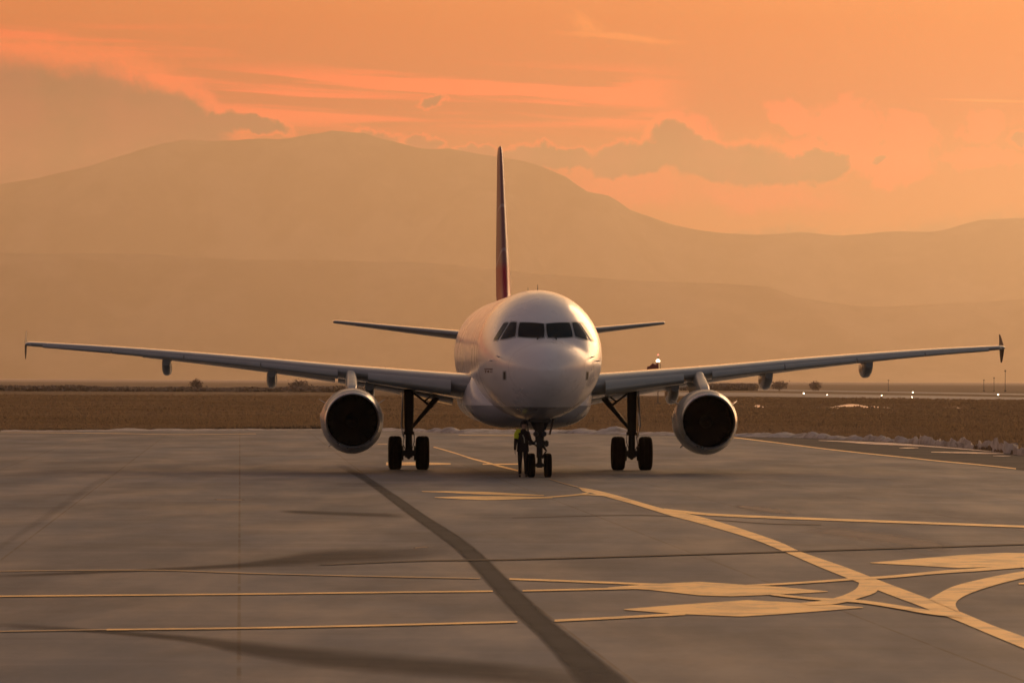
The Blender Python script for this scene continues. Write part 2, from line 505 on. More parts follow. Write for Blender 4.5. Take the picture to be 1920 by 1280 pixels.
# worn dark lettering on the skin near the forward door, too small to read
for (x0, x1, y0, y1) in [(908, 924, 690.5, 692.2), (909, 912.5, 693.5, 695.5), (910, 911.5, 695.7, 699), (914, 917, 694, 698.3), (918.5, 923.5, 693.6, 694.7), (918.5, 923.5, 697, 698.3)]:
    pane('lettering', [(x0, y0), (x1, y0), (x1, y1), (x0, y1)], mat('lettering_paint', (0.10, 0.02, 0.02), 0.5), jet, 0.005, 3)
# probes
def probe(px, py, mir=False):
    p, no = hit(px, py)
    if p is None: return
    if mir: p = Vector((-p.x, p.y, p.z)); no = Vector((-no.x, no.y, no.z))
    m_ = MB()
    m_.tube([p - no * 0.01, p + no * 0.07, p + no * 0.10 + Vector((0, -0.05, 0))], [0.022, 0.016, 0.014], 8)
    m_.tube([p + no * 0.10 + Vector((0, 0.02, 0)), p + no * 0.10 + Vector((0, -0.20, 0))], [0.016, 0.010], 8)
    m_.build('pitot_probe', M['lip'], jet)
for q in ((936, 669), (923, 676)):
    probe(*q); probe(*q, mir=True)
probe(979, 730)
# blade aerials on the crown
def aerial(s, h, c, name='blade_aerial'):
    p = fus_pt(s, 0)
    m_ = MB(); rs = []
    for k in range(5):
        t = k / 4; cc = c * (1 - 0.55 * t); y0 = p.y + t * c * 0.55; z = p.z - 0.03 + t * h; th = 0.035 * (1 - 0.6 * t)
        rs.append([Vector((th * sin(a) * 0.5, y0 + cc * 0.5 - cc * 0.5 * cos(a), z)) for a in [2 * pi * i / 12 for i in range(12)]])
    m_.rings(rs); m_.build(name, M['dark'], jet)
aerial(6.4, 0.21, 0.34); aerial(12.5, 0.22, 0.4)

# belly fairing
mb = MB(); rs = []
FAI = [(10.3, 0.9, 0.30, 2.06), (10.8, 1.55, 0.62, 2.18), (11.6, 1.95, 0.90, 2.34), (12.6, 2.10, 1.03, 2.50), (14, 2.15, 1.08, 2.58), (18.5, 2.15, 1.08, 2.58), (20, 2.05, 0.98, 2.52), (21.6, 1.7, 0.7, 2.40), (22.8, 1.1, 0.3, 2.15)]
for i in range(49):
    s = 10.3 + 12.5 * i / 48
    w_, h_, zc = interp(FAI, s)
    ring = []
    for k in range(64):
        t = 2 * pi * k / 64; e = 2 / 2.7
        ring.append(Vector((w_ * abs(sin(t)) ** e * (1 if sin(t) >= 0 else -1), s - NG, zc + h_ * abs(cos(t)) ** e * (1 if cos(t) >= 0 else -1))))
    rs.append(ring)
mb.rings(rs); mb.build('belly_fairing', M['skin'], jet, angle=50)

# aerofoil: list of (x/c, z/c) round the section
def foil(t, camber=0.018, n=22):
    up = []; lo = []
    for i in range(n + 1):
        x = 0.5 * (1 - cos(pi * i / n))
        yt = 5 * t * (0.2969 * sqrt(x) - 0.1260 * x - 0.3516 * x * x + 0.2843 * x ** 3 - 0.1036 * x ** 4)
        yc = camber * (1 - (2 * x - 0.9) ** 2 / 1.21) if camber else 0
        up.append((x, yc + yt)); lo.append((x, yc - yt))
    return up[::-1] + lo[1:-1] + [lo[-1]]

def station(tab, y): return interp(tab, y)
WTAB = [  # span y, LE s, chord, LE z, t/c, incidence deg
    (1.2, 11.85, 6.9, 2.76, 0.145, 3.5), (2.0, 12.3, 6.3, 2.84, 0.14, 3.5), (4.2, 13.45, 5.2, 3.08, 0.125, 2.6), (6.4, 14.6, 4.15, 3.31, 0.118, 1.8),
    (9.2, 16.05, 3.40, 3.60, 0.112, 1.2), (12.2, 17.6, 2.70, 3.87, 0.11, 0.6), (14.6, 18.85, 2.1, 4.06, 0.11, 0.2), (16.80, 20.0, 1.55, 4.21, 0.11, 0.0)]

def sec_pt(y, xc, zc_, sgn, dfwd=0, ddown=0):
    le, ch, zl, t, inc = station(WTAB, y)
    a = radians(inc)
    px_, pz = xc * ch, zc_ * ch
    return Vector((sgn * y, le - NG + px_ * cos(a) + pz * sin(a) + dfwd, zl - px_ * sin(a) + pz * cos(a) + ddown))

def make_wing(sgn):
    mb = MB(); rs = []
    ys = [1.2 + (16.80 - 1.2) * k / 40 for k in range(41)]
    for y in ys:
        t = station(WTAB, y)[3]
        rs.append([sec_pt(y, x, z, sgn) for x, z in foil(t)])
    # rounded tip
    for k in (0.5, 0.85):
        y = 16.80 + 0.12 * k; t = station(WTAB, 16.8)[3] * sqrt(max(0.02, 1 - k * k))
        rs.append([Vector((sgn * y, *sec_pt(16.8, x, z, sgn).yz)) for x, z in foil(t)])
    mb.rings(rs)
    w = mb.build('wing', M['wing'], jet, angle=40)
    # slats, extended a little: nose pieces of the section
    for (y0, y1) in ((2.55, 5.25), (6.25, 8.8), (8.83, 11.4), (11.43, 13.9), (13.93, 16.3)):
        m_ = MB(); rs = []
        for k in range(9):
            y = y0 + (y1 - y0) * k / 8; le, ch, zl, t, inc = station(WTAB, y)
            pr = []
            fo = foil(t, n=40)
            upper = [q for q in fo[:41] if q[0] <= 0.23]        # from back to nose
            lower = [q for q in fo[41:] if q[0] <= 0.11]
            outer = upper + lower
            inner = [(0.10, lower[-1][1] * 0.75), (0.07, -0.006), (0.07, 0.012), (0.10, 0.035), (0.16, 0.052)]
            th = radians(6.5)
            for x, z in outer + inner:
                x2, z2 = x - 0.23, z - upper[0][1]
                xr = x2 * cos(th) - z2 * sin(th) * -1; zr = -(-x2) * sin(th) * 1 + z2 * cos(th)
                pr.append((0.23 - 0.040 + xr, upper[0][1] - 0.004 + zr))
            rs.append([sec_pt(y, x, z, sgn) for x, z in pr])
        m_.rings(rs)
        m_.build('slat', M['slat'], w, angle=30)
    # flap track fairings
    for (yc, L, wd, hg) in ((5.15, 2.6, 0.20, 0.74), (8.45, 2.4, 0.185, 0.66), (12.05, 2.1, 0.175, 0.62)):
        le, ch, zl, t, inc = station(WTAB, yc)
        m_ = MB(); rs = []
        s0 = le + ch * 0.50
        for k in range(15):
            u = k / 14; s = s0 + L * u
            a = sin(pi * min(1, u * 1.05 + 0.02)) ** 0.6 if u < 0.95 else 0.25
            a = max(0.05, (sin(pi * (0.05 + 0.91 * u))) ** 0.32)
            zt = zl - (s - le) * sin(radians(inc)) + 0.0
            dz_ = hg * a; ww = wd * (a ** 0.5)
            drop = 0.10 * u
            rs.append([Vector((sgn * yc + ww * abs(cos(q)) ** 0.7 * (1 if cos(q) > 0 else -1), s - NG, zt - drop - dz_ * 0.35 + dz_ * (0.35 * sin(q) if sin(q) > 0 else 0.65 * -abs(sin(q)) ** 0.6))) for q in [2 * pi * j / 28 for j in range(28)]])
        m_.rings(rs); m_.build('flap_track_fairing', M['wing'], w, angle=50)
    # flaps along the trailing edge, slightly down
    for (y0, y1) in ((2.3, 6.2), (6.3, 12.9)):
        m_ = MB(); rs = []
        for k in range(7):
            y = y0 + (y1 - y0) * k / 6; le, ch, zl, t, inc = station(WTAB, y)
            pr = [(0.80 + 0.21 * x, -0.018 + 0.20 * z - 0.035 * x) for x, z in foil(0.13, 0.0, 10)]
            rs.append([sec_pt(y, x, z, sgn) for x, z in pr])
        m_.rings(rs); m_.build('flap', M['wing'], w)
    # wing tip fence: swept blade above and below the tip
    m_ = MB(); rs = []
    le, ch, zl, t, inc = station(WTAB, 16.8)
    prof = [(-0.50, 1.22, 1.40), (-0.46, 1.05, 1.45), (-0.25, 0.72, 1.52), (0.0, 0.40, 1.58), (0.15, 0.72, 1.64), (0.32, 1.12, 1.74), (0.45, 1.45, 1.84), (0.49, 1.62, 1.86)]
    for z, a, b_ in prof:
        th = 0.030 if abs(z) < 0.3 else 0.014
        rs.append([Vector((sgn * (16.94 + 0.05 * abs(z)) + th * sin(q), le - NG + (a + b_) / 2 - (b_ - a) / 2 * cos(q), zl + z)) for q in [2 * pi * j / 16 for j in range(16)]])
    m_.rings(rs); m_.build('wingtip_fence', M['fence'], w)
    m_ = MB()
    m_.tube([Vector((sgn * 16.72, le - NG - 0.02, zl)), Vector((sgn * 16.9, le - NG + 0.35, zl + 0.005))], [0.05, 0.055], 10)
    m_.build('navigation_light', M['lamp'], w)
    return w
WL = make_wing(-1); WR = make_wing(1)

# tailplane
STAB = [(0.5, 30.6, 4.2, 4.58, 0.10, -1), (1.0, 30.95, 3.95, 4.63, 0.10, -1), (6.15, 34.3, 1.45, 5.20, 0.095, -1)]
for sgn in (-1, 1):
    mb = MB(); rs = []
    for k in range(15):
        y = 0.5 + (6.15 - 0.5) * k / 14
        le, ch, zl, t, inc = interp(STAB, y)
        rs.append([Vector((sgn * y, le - NG + x * ch, zl + z * ch + x * ch * 0.012)) for x, z in foil(t, 0.0)])
    for k in (0.6, 0.95):
        le, ch, zl, t, inc = STAB[-1][1:]
        rs.append([Vector((sgn * (6.15 + 0.08 * k), le - NG + (0.06 * k + x * (1 - 0.1 * k)) * ch, zl + z * ch * sqrt(1 - k * k))) for x, z in foil(t, 0.0)])
    mb.rings(rs)
    st_ = mb.build('horizontal_stabiliser', M['tail'], jet, angle=40)
    m_ = MB()
    rs = []
    for y in (1.3, 6.0):
        le, ch, zl, t, inc = interp(STAB, y)
        rs.append([Vector((sgn * y, le - NG + (0.72 + 0.30 * x) * ch, zl + 0.012 * ch + z * ch * 0.45)) for x, z in foil(0.16, 0.0, 10)])
    m_.rings(rs); m_.build('elevator', M['tail'], st_)

# fin with dorsal fillet, rudder
FIN = [(5.3, 28.2, 7.4, 0.07), (5.75, 28.3, 6.9, 0.075), (6.0, 28.9, 6.2, 0.08), (6.4, 29.5, 5.6, 0.09), (7.4, 30.3, 5.0, 0.095), (9.5, 32.0, 3.6, 0.095), (11.55, 33.65, 2.25, 0.09), (11.72, 33.85, 1.95, 0.075)]
mb = MB(); rs = []
for k in range(27):
    z = 5.3 + (11.72 - 5.3) * k / 26
    le, ch, t = interp(FIN, z)
    rs.append([Vector((q * ch, le - NG + x * ch, z)) for x, q in foil(t, 0.0)])
le, ch, t = FIN[-1][1:]
rs.append([Vector((q * ch * 0.35, le - NG + (0.06 + x * 0.9) * ch, 11.78)) for x, q in foil(t, 0.0)])
mb.rings(rs); fin = mb.build('tail_fin', M['fin'], jet, angle=45)
mb = MB(); rs = []
for k in range(9):
    z = 6.15 + (11.4 - 6.15) * k / 8
    le, ch, t = interp(FIN, z)
    rs.append([Vector((q * ch * 0.36, le - NG + (0.71 + 0.31 * x) * ch, z)) for x, q in foil(0.14, 0.0, 10)])
mb.rings(rs); mb.build('rudder', M['fin'], fin)

# engines
def make_engine(sgn):
    ex, ez, e0 = sgn * 5.80, 1.71, 10.6 - NG
    N = 72
    def ring(a, r_, kz=1.0, low=0.0):
        out_ = []
        for k in range(N):
            t = 2 * pi * k / N
            zz = cos(t)
            rr = r_ * (1 + (low if zz < 0 else 0) * zz * zz)
            out_.append(Vector((ex + rr * sin(t), e0 + a, ez + rr * zz * kz)))
        return out_
    m_ = MB()
    m_.rings([ring(0.16, 0.925, 1.01, 0.01), ring(0.30, 0.965, 1.015, 0.015), ring(0.6, 1.0, 1.03, .025), ring(1.1, 1.025, 1.035, .03), ring(1.8, 1.03, 1.03, .03), ring(2.6, 1.0, 1.0, .02), ring(3.4, 0.92), ring(4.2, 0.78), ring(5.0, 0.60), ring(5.25, 0.54), ring(5.2, 0.50), ring(4.0, 0.5)], False, True)
    eng = m_.build('engine', M['nacelle'], jet, angle=40)
    # polished intake lip
    m_ = MB(); prof = []
    pts = [(0.16, 0.925), (0.07, 0.905), (0.02, 0.885), (0.0, 0.868), (0.015, 0.852), (0.05, 0.840), (0.12, 0.828), (0.22, 0.82)]
    m_.rings([ring(a, r_, 1.01 if r_ > .87 else 1.0, 0.01 if r_ > .9 else 0) for a, r_ in pts], False, False)
    m_.build('intake_lip', M['lip'], eng)
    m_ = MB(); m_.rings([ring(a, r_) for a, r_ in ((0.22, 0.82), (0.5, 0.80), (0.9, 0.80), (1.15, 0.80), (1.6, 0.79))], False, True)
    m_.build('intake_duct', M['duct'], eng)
    m_ = MB(); nb = 22
    for b_ in range(nb):
        t0 = 2 * pi * b_ / nb
        for sgn2 in (0,):
            vs = []
            for i in range(7):
                r_ = 0.22 + 0.565 * i / 6; tw = radians(25 + 35 * i / 6); hw = 0.085 + 0.035 * sin(pi * i / 6)
                for s2 in (-1, 1):
                    off = s2 * hw
                    ang = t0 + off * sin(tw) / r_ * 1.0
                    vs.append(Vector((ex + r_ * sin(ang), e0 + 1.0 + off * cos(tw), ez + r_ * cos(ang))))
            vs2 = [v_ + Vector((0, 0.012, 0)) for v_ in vs]
            fs = [(2 * i, 2 * i + 1, 2 * i + 3, 2 * i + 2) for i in range(6)] + [(14 + 2 * i, 14 + 2 * i + 2, 14 + 2 * i + 3, 14 + 2 * i + 1) for i in range(6)]
            m_.add(vs + vs2, fs)
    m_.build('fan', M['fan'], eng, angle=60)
    m_ = MB(); m_.lathe([(0.55, 0.005), (0.62, 0.06), (0.75, 0.13), (0.9, 0.19), (1.1, 0.235), (1.3, 0.24)], (ex, e0, ez), 'Y', 32)
    m_.build('spinner', M['fan'], eng)
    # strakes and cowl latch bulges
    for a in (58, -58):
        t = radians(a); rr = 1.02
        base = Vector((ex + rr * sin(t), 0, ez + rr * cos(t) * 1.03)); no = Vector((sin(t), 0, cos(t)))
        m_ = MB(); vs = []
        for y_, h_ in ((e0 + 0.95, 0.0), (e0 + 1.35, 0.22), (e0 + 1.75, 0.26), (e0 + 1.95, 0.05)):
            for s2 in (-1, 1):
                q = Vector((base.x, y_, base.z)) + Vector((cos(t), 0, -sin(t))) * 0.012 * s2
                vs.append(q - no * 0.05); vs.append(q + no * h_)
        fs = []
        for i in range(3):
            o_ = 4 * i
            fs += [(o_, o_ + 1, o_ + 5, o_ + 4), (o_ + 2, o_ + 6, o_ + 7, o_ + 3), (o_ + 1, o_ + 3, o_ + 7, o_ + 5)]
        m_.add(vs, fs); m_.build('strake', M['nacelle'], eng)
    # side cowl blisters
    for a in (88, -88):
        t = radians(a)
        c_ = Vector((ex + 1.0 * sin(t), e0 + 1.7, ez + 1.0 * cos(t) + 0.06))
        m_ = MB(); rs = []
        for i in range(9):
            u = i / 8; q = sin(pi * (0.05 + 0.9 * u)) ** 0.6
            rs.append([c_ + Vector((0.055 * q * cos(p_), -0.7 + 1.4 * u, 0.17 * q * sin(p_))) for p_ in [2 * pi * j / 16 for j in range(16)]])
        m_.rings(rs); m_.build('cowl_blister', M['nacelle'], eng)
    # drain mast
    m_ = MB()
    t = radians(-138)
    p0 = Vector((ex + 0.98 * sin(t), e0 + 2.0, ez + 1.02 * cos(t)))
    m_.tube([p0, p0 + Vector((sin(t) * 0.16, 0.05, cos(t) * 0.16))], [0.03, 0.018], 8)
    m_.build('drain_mast', M['lip'], eng)
    # pylon
    PY_ = [(11.7, 2.60, 2.72, 0.10), (12.0, 2.6, 2.84, 0.16), (12.6, 2.55, 2.97, 0.19), (13.2, 2.5, 3.09, 0.20), (14.0, 2.45, 3.26, 0.20), (14.6, 2.40, 3.40, 0.20), (15.4, 2.45, 3.42, 0.19), (17.0, 2.6, 3.3, 0.15), (18.6, 2.9, 3.1, 0.05)]
    m_ = MB(); rs = []
    for i in range(29):
        s = 11.7 + 6.9 * i / 28; zb, zt, hw = interp(PY_, s)
        rs.append([Vector((ex + hw * (abs(cos(q)) ** 0.55) * (1 if cos(q) > 0 else -1), s - NG, (zt + zb) / 2 + (zt - zb) / 2 * (abs(sin(q)) ** 0.7) * (1 if sin(q) > 0 else -1))) for q in [2 * pi * j / 24 for j in range(24)]])
    m_.rings(rs); m_.build('pylon', M['nacelle'], eng, angle=50)
    return eng
make_engine(-1); make_engine(1)

# wheels
def tyre(c, R, wd, parent):
    m_ = MB(); h = wd / 2; rr = R * 0.50
    m_.lathe([(-h * 0.78, rr), (-h * 0.98, rr * 1.18), (-h, R * 0.74), (-h * 0.96, R * 0.86), (-h * 0.80, R * 0.955), (-h * 0.55, R * 0.992), (-h * 0.33, R), (-h * 0.31, R * 0.975), (-h * 0.25, R * 0.975), (-h * 0.23, R), (0.0, R * 1.002), (h * 0.23, R), (h * 0.25, R * 0.975), (h * 0.31, R * 0.975), (h * 0.33, R),
              (h * 0.55, R * 0.992), (h * 0.80, R * 0.955), (h * 0.96, R * 0.86), (h, R * 0.74), (h * 0.98, rr * 1.18), (h * 0.78, rr)], c, 'X', 56)
    t_ = m_.build('tyre', M['rubber'], parent, angle=30)
    m_ = MB()
    m_.lathe([(-h * 0.62, 0.01), (-h * 0.62, rr * 0.35), (-h * 0.30, rr * 0.5), (-h * 0.30, rr * 0.8), (-h * 0.80, rr * 0.93), (-h * 0.80, rr * 1.03), (h * 0.80, rr * 1.03), (h * 0.80, rr * 0.93), (h * 0.30, rr * 0.8), (h * 0.30, rr * 0.5), (h * 0.62, rr * 0.35), (h * 0.62, 0.01)], c, 'X', 32)
    m_.build('rim', M['rim'], parent, angle=30)
    return t_

MG = 17.71 - NG
def main_gear(sgn):
    gx = sgn * 3.795
    m_ = MB()
    m_.tube([(gx, MG, 3.0), (gx, MG, 2.1), (gx, MG, 1.25)], [0.17, 0.165, 0.15], 20)
    m_.tube([(gx, MG, 1.28), (gx, MG, 1.18)], [0.185, 0.185], 20)
    g = m_.build('main_landing_gear', M['strut'], jet, angle=40)
    m_ = MB(); m_.tube([(gx, MG, 1.25), (gx, MG, 0.60)], 0.115, 20); m_.build('shock_strut', M['strut'], g)
    m_ = MB(); m_.tube([(gx - 0.60, MG, 0.56), (gx + 0.60, MG, 0.56)], 0.085, 16)
    m_.box((gx, MG, 0.56), (0.36, 0.26, 0.30), bev=0.05); m_.box((gx, MG + 0.05, 0.43), (0.14, 0.2, 0.16), bev=0.03)
    for s2 in (-1, 1): m_.lathe([(-0.10, 0.25), (0.10, 0.25), (0.10, 0.02)], (gx + s2 * 0.28, MG, 0.56), 'X', 24)
    m_.build('axle', M['strut'], g, angle=40)
    # folding side brace running inboard and up
    m_ = MB()
    a = Vector((gx - sgn * 0.10, MG, 1.42)); k_ = Vector((gx - sgn * 0.72, MG + 0.02, 2.16)); t_ = Vector((gx - sgn * 1.18, MG + 0.05, 2.72))
    m_.tube([a, a.lerp(k_, 0.5), k_], [0.055, 0.07, 0.085], 12); m_.tube([k_, t_], [0.10, 0.10], 12)
    m_.box(k_, (0.16, 0.14, 0.18), bev=0.03)
    m_.build('side_brace', M['strut'], g, angle=40)
    m_ = MB()
    e_ = Vector((gx - sgn * 0.52, MG, 2.32))
    m_.tube([Vector((gx - sgn * 0.12, MG, 2.62)), e_], 0.035, 8); m_.tube([e_, Vector((gx - sgn * 0.92, MG, 2.60))], 0.028, 8); m_.tube([e_, k_], 0.04, 8)
    m_.build('lock_stay', M['strut'], g)
    # torque links (behind) and hydraulic lines
    m_ = MB()
    m_.tube([(gx, MG + 0.16, 1.22), (gx, MG + 0.42, 0.92)], [0.07, 0.04], 8); m_.tube([(gx, MG + 0.42, 0.92), (gx, MG + 0.14, 0.62)], [0.04, 0.07], 8)
    m_.build('torque_link', M['strut'], g)
    m_ = MB()
    m_.tube([(gx + sgn * 0.20, MG - 0.05, 2.5), (gx + sgn * 0.21, MG - 0.08, 1.5), (gx + sgn * 0.16, MG - 0.1, 1.1), (gx + sgn * 0.20, MG - 0.1, 0.85), (gx + sgn * 0.1, MG - .1, 0.66)], 0.016, 6)
    m_.tube([(gx - sgn * 0.17, MG - 0.1, 1.3), (gx - sgn * 0.19, MG - 0.14, 0.95), (gx - sgn * 0.1, MG - .14, 0.68)], 0.014, 6)
    m_.build('hydraulic_line', M['strut'], g)
    # leg door on the outboard side
    m_ = MB()
    R_ = Matrix.Rotation(sgn * radians(-3), 3, 'Y')
    m_.box((gx + sgn * 0.235, MG + 0.1, 2.12), (0.035, 0.95, 1.35), rot=R_, bev=0.012)
    m_.box((gx + sgn * 0.225, MG + 0.05, 1.30), (0.03, 0.55, 0.4), rot=Matrix.Rotation(sgn * radians(10), 3, 'Y'), bev=0.01)
    m_.build('gear_door', M['wing'], g)
    for s2 in (-1, 1): tyre((gx + s2 * 0.465, MG, 0.565), 0.575, 0.455, g)
main_gear(-1); main_gear(1)

# nose gear
m_ = MB()
m_.tube([(0, 0.05, 2.0), (0, 0.03, 1.55), (0, 0.0, 0.95)], [0.17, 0.165, 0.12], 20)
m_.tube([(0, 0, 1.16), (0, 0, 0.98)], [0.165, 0.165], 20)
ng = m_.build('nose_landing_gear', M['strut'], jet, angle=40)
m_ = MB(); m_.tube([(0, 0, 0.98), (0, 0, 0.62)], 0.10, 18); m_.tube([(0, 0, 0.62), (0, 0, 0.40)], 0.075, 18); m_.build('shock_strut', M['strut'], ng)
m_ = MB(); m_.tube([(-0.36, 0, 0.38), (0.36, 0, 0.38)], 0.05, 12); m_.box((0, 0, 0.38), (0.24, 0.16, 0.16), bev=0.03); m_.build('axle', M['strut'], ng)
m_ = MB()
for s2 in (-1, 1):
    m_.tube([(s2 * 0.08, 0.0, 1.42), (s2 * 0.26, 0.55, 1.95)], [0.05, 0.045], 10)
    m_.tube([(s2 * 0.13, -0.02, 1.50), (s2 * 0.30, 0.05, 1.90)], [0.055, 0.07], 10)
m_.build('drag_strut', M['strut'], ng)
m_ = MB()
m_.tube([(-0.34, -0.05, 1.07), (0.26, -0.05, 1.07)], 0.055, 12)
m_.box((-0.30, -0.05, 1.07), (0.14, 0.16, 0.14), bev=0.03); m_.box((0.21, -0.05, 1.06), (0.13, 0.16, 0.20), bev=0.03)
m_.build('steering_actuator', M['strut'], ng, angle=40)
m_ = MB(); m_.tube([(0.10, -0.08, 0.98), (0.20, -0.22, 0.84), (0.08, -0.06, 0.62)], [0.05, 0.035, 0.05], 8)
m_.tube([(0.02, -0.13, 1.5), (0.05, -0.15, 1.1), (0.03, -0.12, 0.7)], 0.014, 6); m_.build('torque_link', M['strut'], ng)
for s2 in (-1, 1):
    m_ = MB(); m_.lathe([(-0.05, 0.02), (-0.03, 0.07), (0.03, 0.085), (0.10, 0.06), (0.12, 0.01)], (s2 * 0.13, -0.16, 1.36), 'Y', 20)
    m_.build('taxi_light', M['dark'], ng)
    m_ = MB(); m_.box((s2 * 0.385, 0.30, 1.58), (0.022, 0.85, 0.52), rot=Matrix.Rotation(s2 * radians(14), 3, 'Y'), bev=0.008)
    m_.build('gear_door', M['dark'], ng)
    tyre((s2 * 0.26, 0, 0.375), 0.38, 0.235, ng)
m_ = MB(); m_.box((0, 0.35, 1.79), (0.62, 2.1, 0.12), bev=0.02); m_.build('bay_shade_plate', M['bay'], ng)  # solid dark plate stands for the shade inside the open bay
m_ = MB(); m_.box((0.06, -0.45, 1.80), (0.34, 0.30, 0.16), bev=0.03); m_.build('forward_door', M['strut'], ng)

# ------------------------------------------------------------------ ground, apron, runway
m = mat('dry_grass_ground', (0.13, 0.085, 0.045), 0.95, spec=0.1); b = bsdf(m)
v = coords(); x_, y_, z_ = split(v)
n1 = enoise(vec(x_ * 0.02, y_ * 0.004), 1.6, 6, 0.6); n2 = enoise(v, 0.5, 5, 0.65); n3 = enoise(vec(x_ * 0.006, y_ * 0.012), 1.3, 3)
g = mixc(sstep(n1, 0.35, 0.7), (0.15, 0.095, 0.045), (0.25, 0.17, 0.09))
g = mixc(sstep(n2, 0.4, 0.75) * 0.5, g, (0.07, 0.045, 0.022))
g = mixc(sstep(n3, 0.55, 0.7) * 0.6, g, (0.075, 0.055, 0.026))
haze_fade = sstep(y_, 380.0, 1800.0)  # distance haze painted into the ground colour
g = mixc(haze_fade * 0.75, g, (0.32, 0.235, 0.155))
g = mixc(sstep(y_, 2500.0, 6000.0) * 0.9, g, (0.46, 0.37, 0.29))  # paler haze tint painted in towards the horizon
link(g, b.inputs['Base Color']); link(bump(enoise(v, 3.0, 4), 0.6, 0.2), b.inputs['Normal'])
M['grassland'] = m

mb = MB()
gy = [-1400, -200, 60, 150, 200, 260, 320, 400, 520, 700, 1000, 1500, 2200, 3500, 5500, 8000, 12000, 19000, 27800, 36800]
rs = [[Vector((x, y, 0)) for x in (-25800, -19500, -13500, -6800, -3000, -1200, -500, -200, -80, 0, 80, 200, 500, 1200, 3000, 6800, 13500, 19500, 25800)] for y in gy]
mb.rings(rs, False, False, closed=False)
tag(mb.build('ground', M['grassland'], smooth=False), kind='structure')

# the apron: concrete slabs, joints, wear
m = mat('apron_concrete', (0.2, 0.17, 0.15), 0.6); b = bsdf(m)
v = coords(); x_, y_, z_ = split(v)
big = enoise(vec(x_ * 0.05, y_ * 0.018), 1.5, 5, 0.6)
mid = enoise(vec(x_ * 0.25, y_ * 0.07), 1.4, 6, 0.62)
fine = enoise(v, 7.0, 5, 0.7)
col = mixc(sstep(big, 0.32, 0.68), (0.085, 0.110, 0.140), (0.132, 0.167, 0.206))
col = mixc(sstep(mid, 0.42, 0.62) * 0.5, col, (0.07, 0.074, 0.078))
col = mixc(sstep(fine, 0.4, 0.7) * 0.25, col, (0.20, 0.21, 0.21))
vo = E.tree.nodes.new('ShaderNodeTexVoronoi'); vo.inputs['Scale'].default_value = 0.55; link(v, vo.inputs['Vector'])
spots = (1.0 - sstep(E(vo.outputs['Distance']), 0.03, 0.16)) * sstep(enoise(v, 0.12, 3), 0.5, 0.62)
col = mixc(spots * 0.6, col, (0.05, 0.05, 0.05))
streaks = enoise(vec(x_ * 0.10, y_ * 0.55 + x_ * 0.03), 1.0, 6, 0.7)
col = mixc(sstep(streaks, 0.50, 0.70) * 0.45, col, (0.20, 0.22, 0.235))
col = mixc(sstep(streaks, 0.50, 0.33) * 0.22, col, (0.06, 0.064, 0.068))
# slabs, each its own tone
xr = x_ + y_ * 0.056; yr = y_ - x_ * 0.056
wn = E.tree.nodes.new('ShaderNodeTexWhiteNoise'); wn.noise_dimensions = '2D'
link(vec(E.op('FLOOR', xr / 4.0), E.op('FLOOR', yr / 30.0)), wn.inputs['Vector'])
col = mixc(E(wn.outputs['Value']) * 0.30, col, (0.085, 0.09, 0.095))
jx = E.op('PINGPONG', xr, 2.0); jy = E.op('PINGPONG', yr, 15.0)
jn = enoise(v, 0.6, 3)
jm = emax((1.0 - sstep(jx, 0.012, 0.032)), (1.0 - sstep(jy, 0.02, 0.07)) * 0.5) * sstep(jn, 0.30, 0.5)
col = mixc(jm * 0.75, col, (0.05, 0.042, 0.036))
link(col, b.inputs['Base Color'])
link(sstep(enoise(vec(x_ * 0.3, y_ * 0.06), 1.2, 5, 0.65), 0.3, 0.75, 0.50, 0.78), b.inputs['Roughness'])
b.inputs['Specular IOR Level'].default_value = 0.35
link(bump(fine, 0.25, 0.02), b.inputs['Normal'])
M['apron'] = m

EDGE = [(-400, 811), (0, 808.5), (300, 807), (600, 805), (760, 808), (870, 812), (1060, 812), (1240, 815), (1380, 818), (1500, 820.5), (1609, 825), (1708, 831), (1817, 840), (1905, 853), (2400, 890)]
edge_w = [ground(*p) for p in EDGE]
mb = MB()
vs = []
for p in edge_w:
    vs.append(Vector((p.x, p.y, 0.004)))
nE = len(vs)
vs += [Vector((p.x if abs(p.x) > 30 else p.x, 40, 0.004)) for p in edge_w]
mb.add(vs, [(i, i + 1, nE + i + 1, nE + i) for i in range(nE - 1)])
x0, x1 = edge_w[0], edge_w[-1]
mb.add([(x0.x, x0.y, 0.004), (x0.x, -80, 0.004), (x0.x, 40, 0.004)], [])
mb.add([(x0.x, 40, 0.004), (x1.x, 40, 0.004), (x1.x, -60, 0.004), (x0.x, -60, 0.004)], [(0, 1, 2, 3)])
apron = tag(mb.build('apron', M['apron'], smooth=False), kind='structure')

# markings
m = mat('yellow_line_paint', (0.62, 0.36, 0.09), 0.42, spec=0.6, coat=0.35, coat_rough=0.28); b = bsdf(m)
v = coords(); x_, y_, z_ = split(v)
wear = enoise(vec(x_ * 0.9, y_ * 0.75), 1.3, 6, 0.72)
link(mixc(sstep(wear, 0.47, 0.58) * 0.8, (0.98, 0.57, 0.075), (0.55, 0.36, 0.11)), b.inputs['Base Color'])
link(sstep(wear, 0.35, 0.75, 0.40, 0.6), b.inputs['Roughness'])
M['yellow'] = m
m = mat('faded_line_paint', (0.42, 0.30, 0.14), 0.45, spec=0.6); b = bsdf(m)
v = coords(); wear = enoise(v, 1.5, 6, 0.7)
link(mixc(sstep(wear, 0.42, 0.66) * 0.8, (0.50, 0.34, 0.14), (0.2, 0.165, 0.13)), b.inputs['Base Color'])
M['faded'] = m
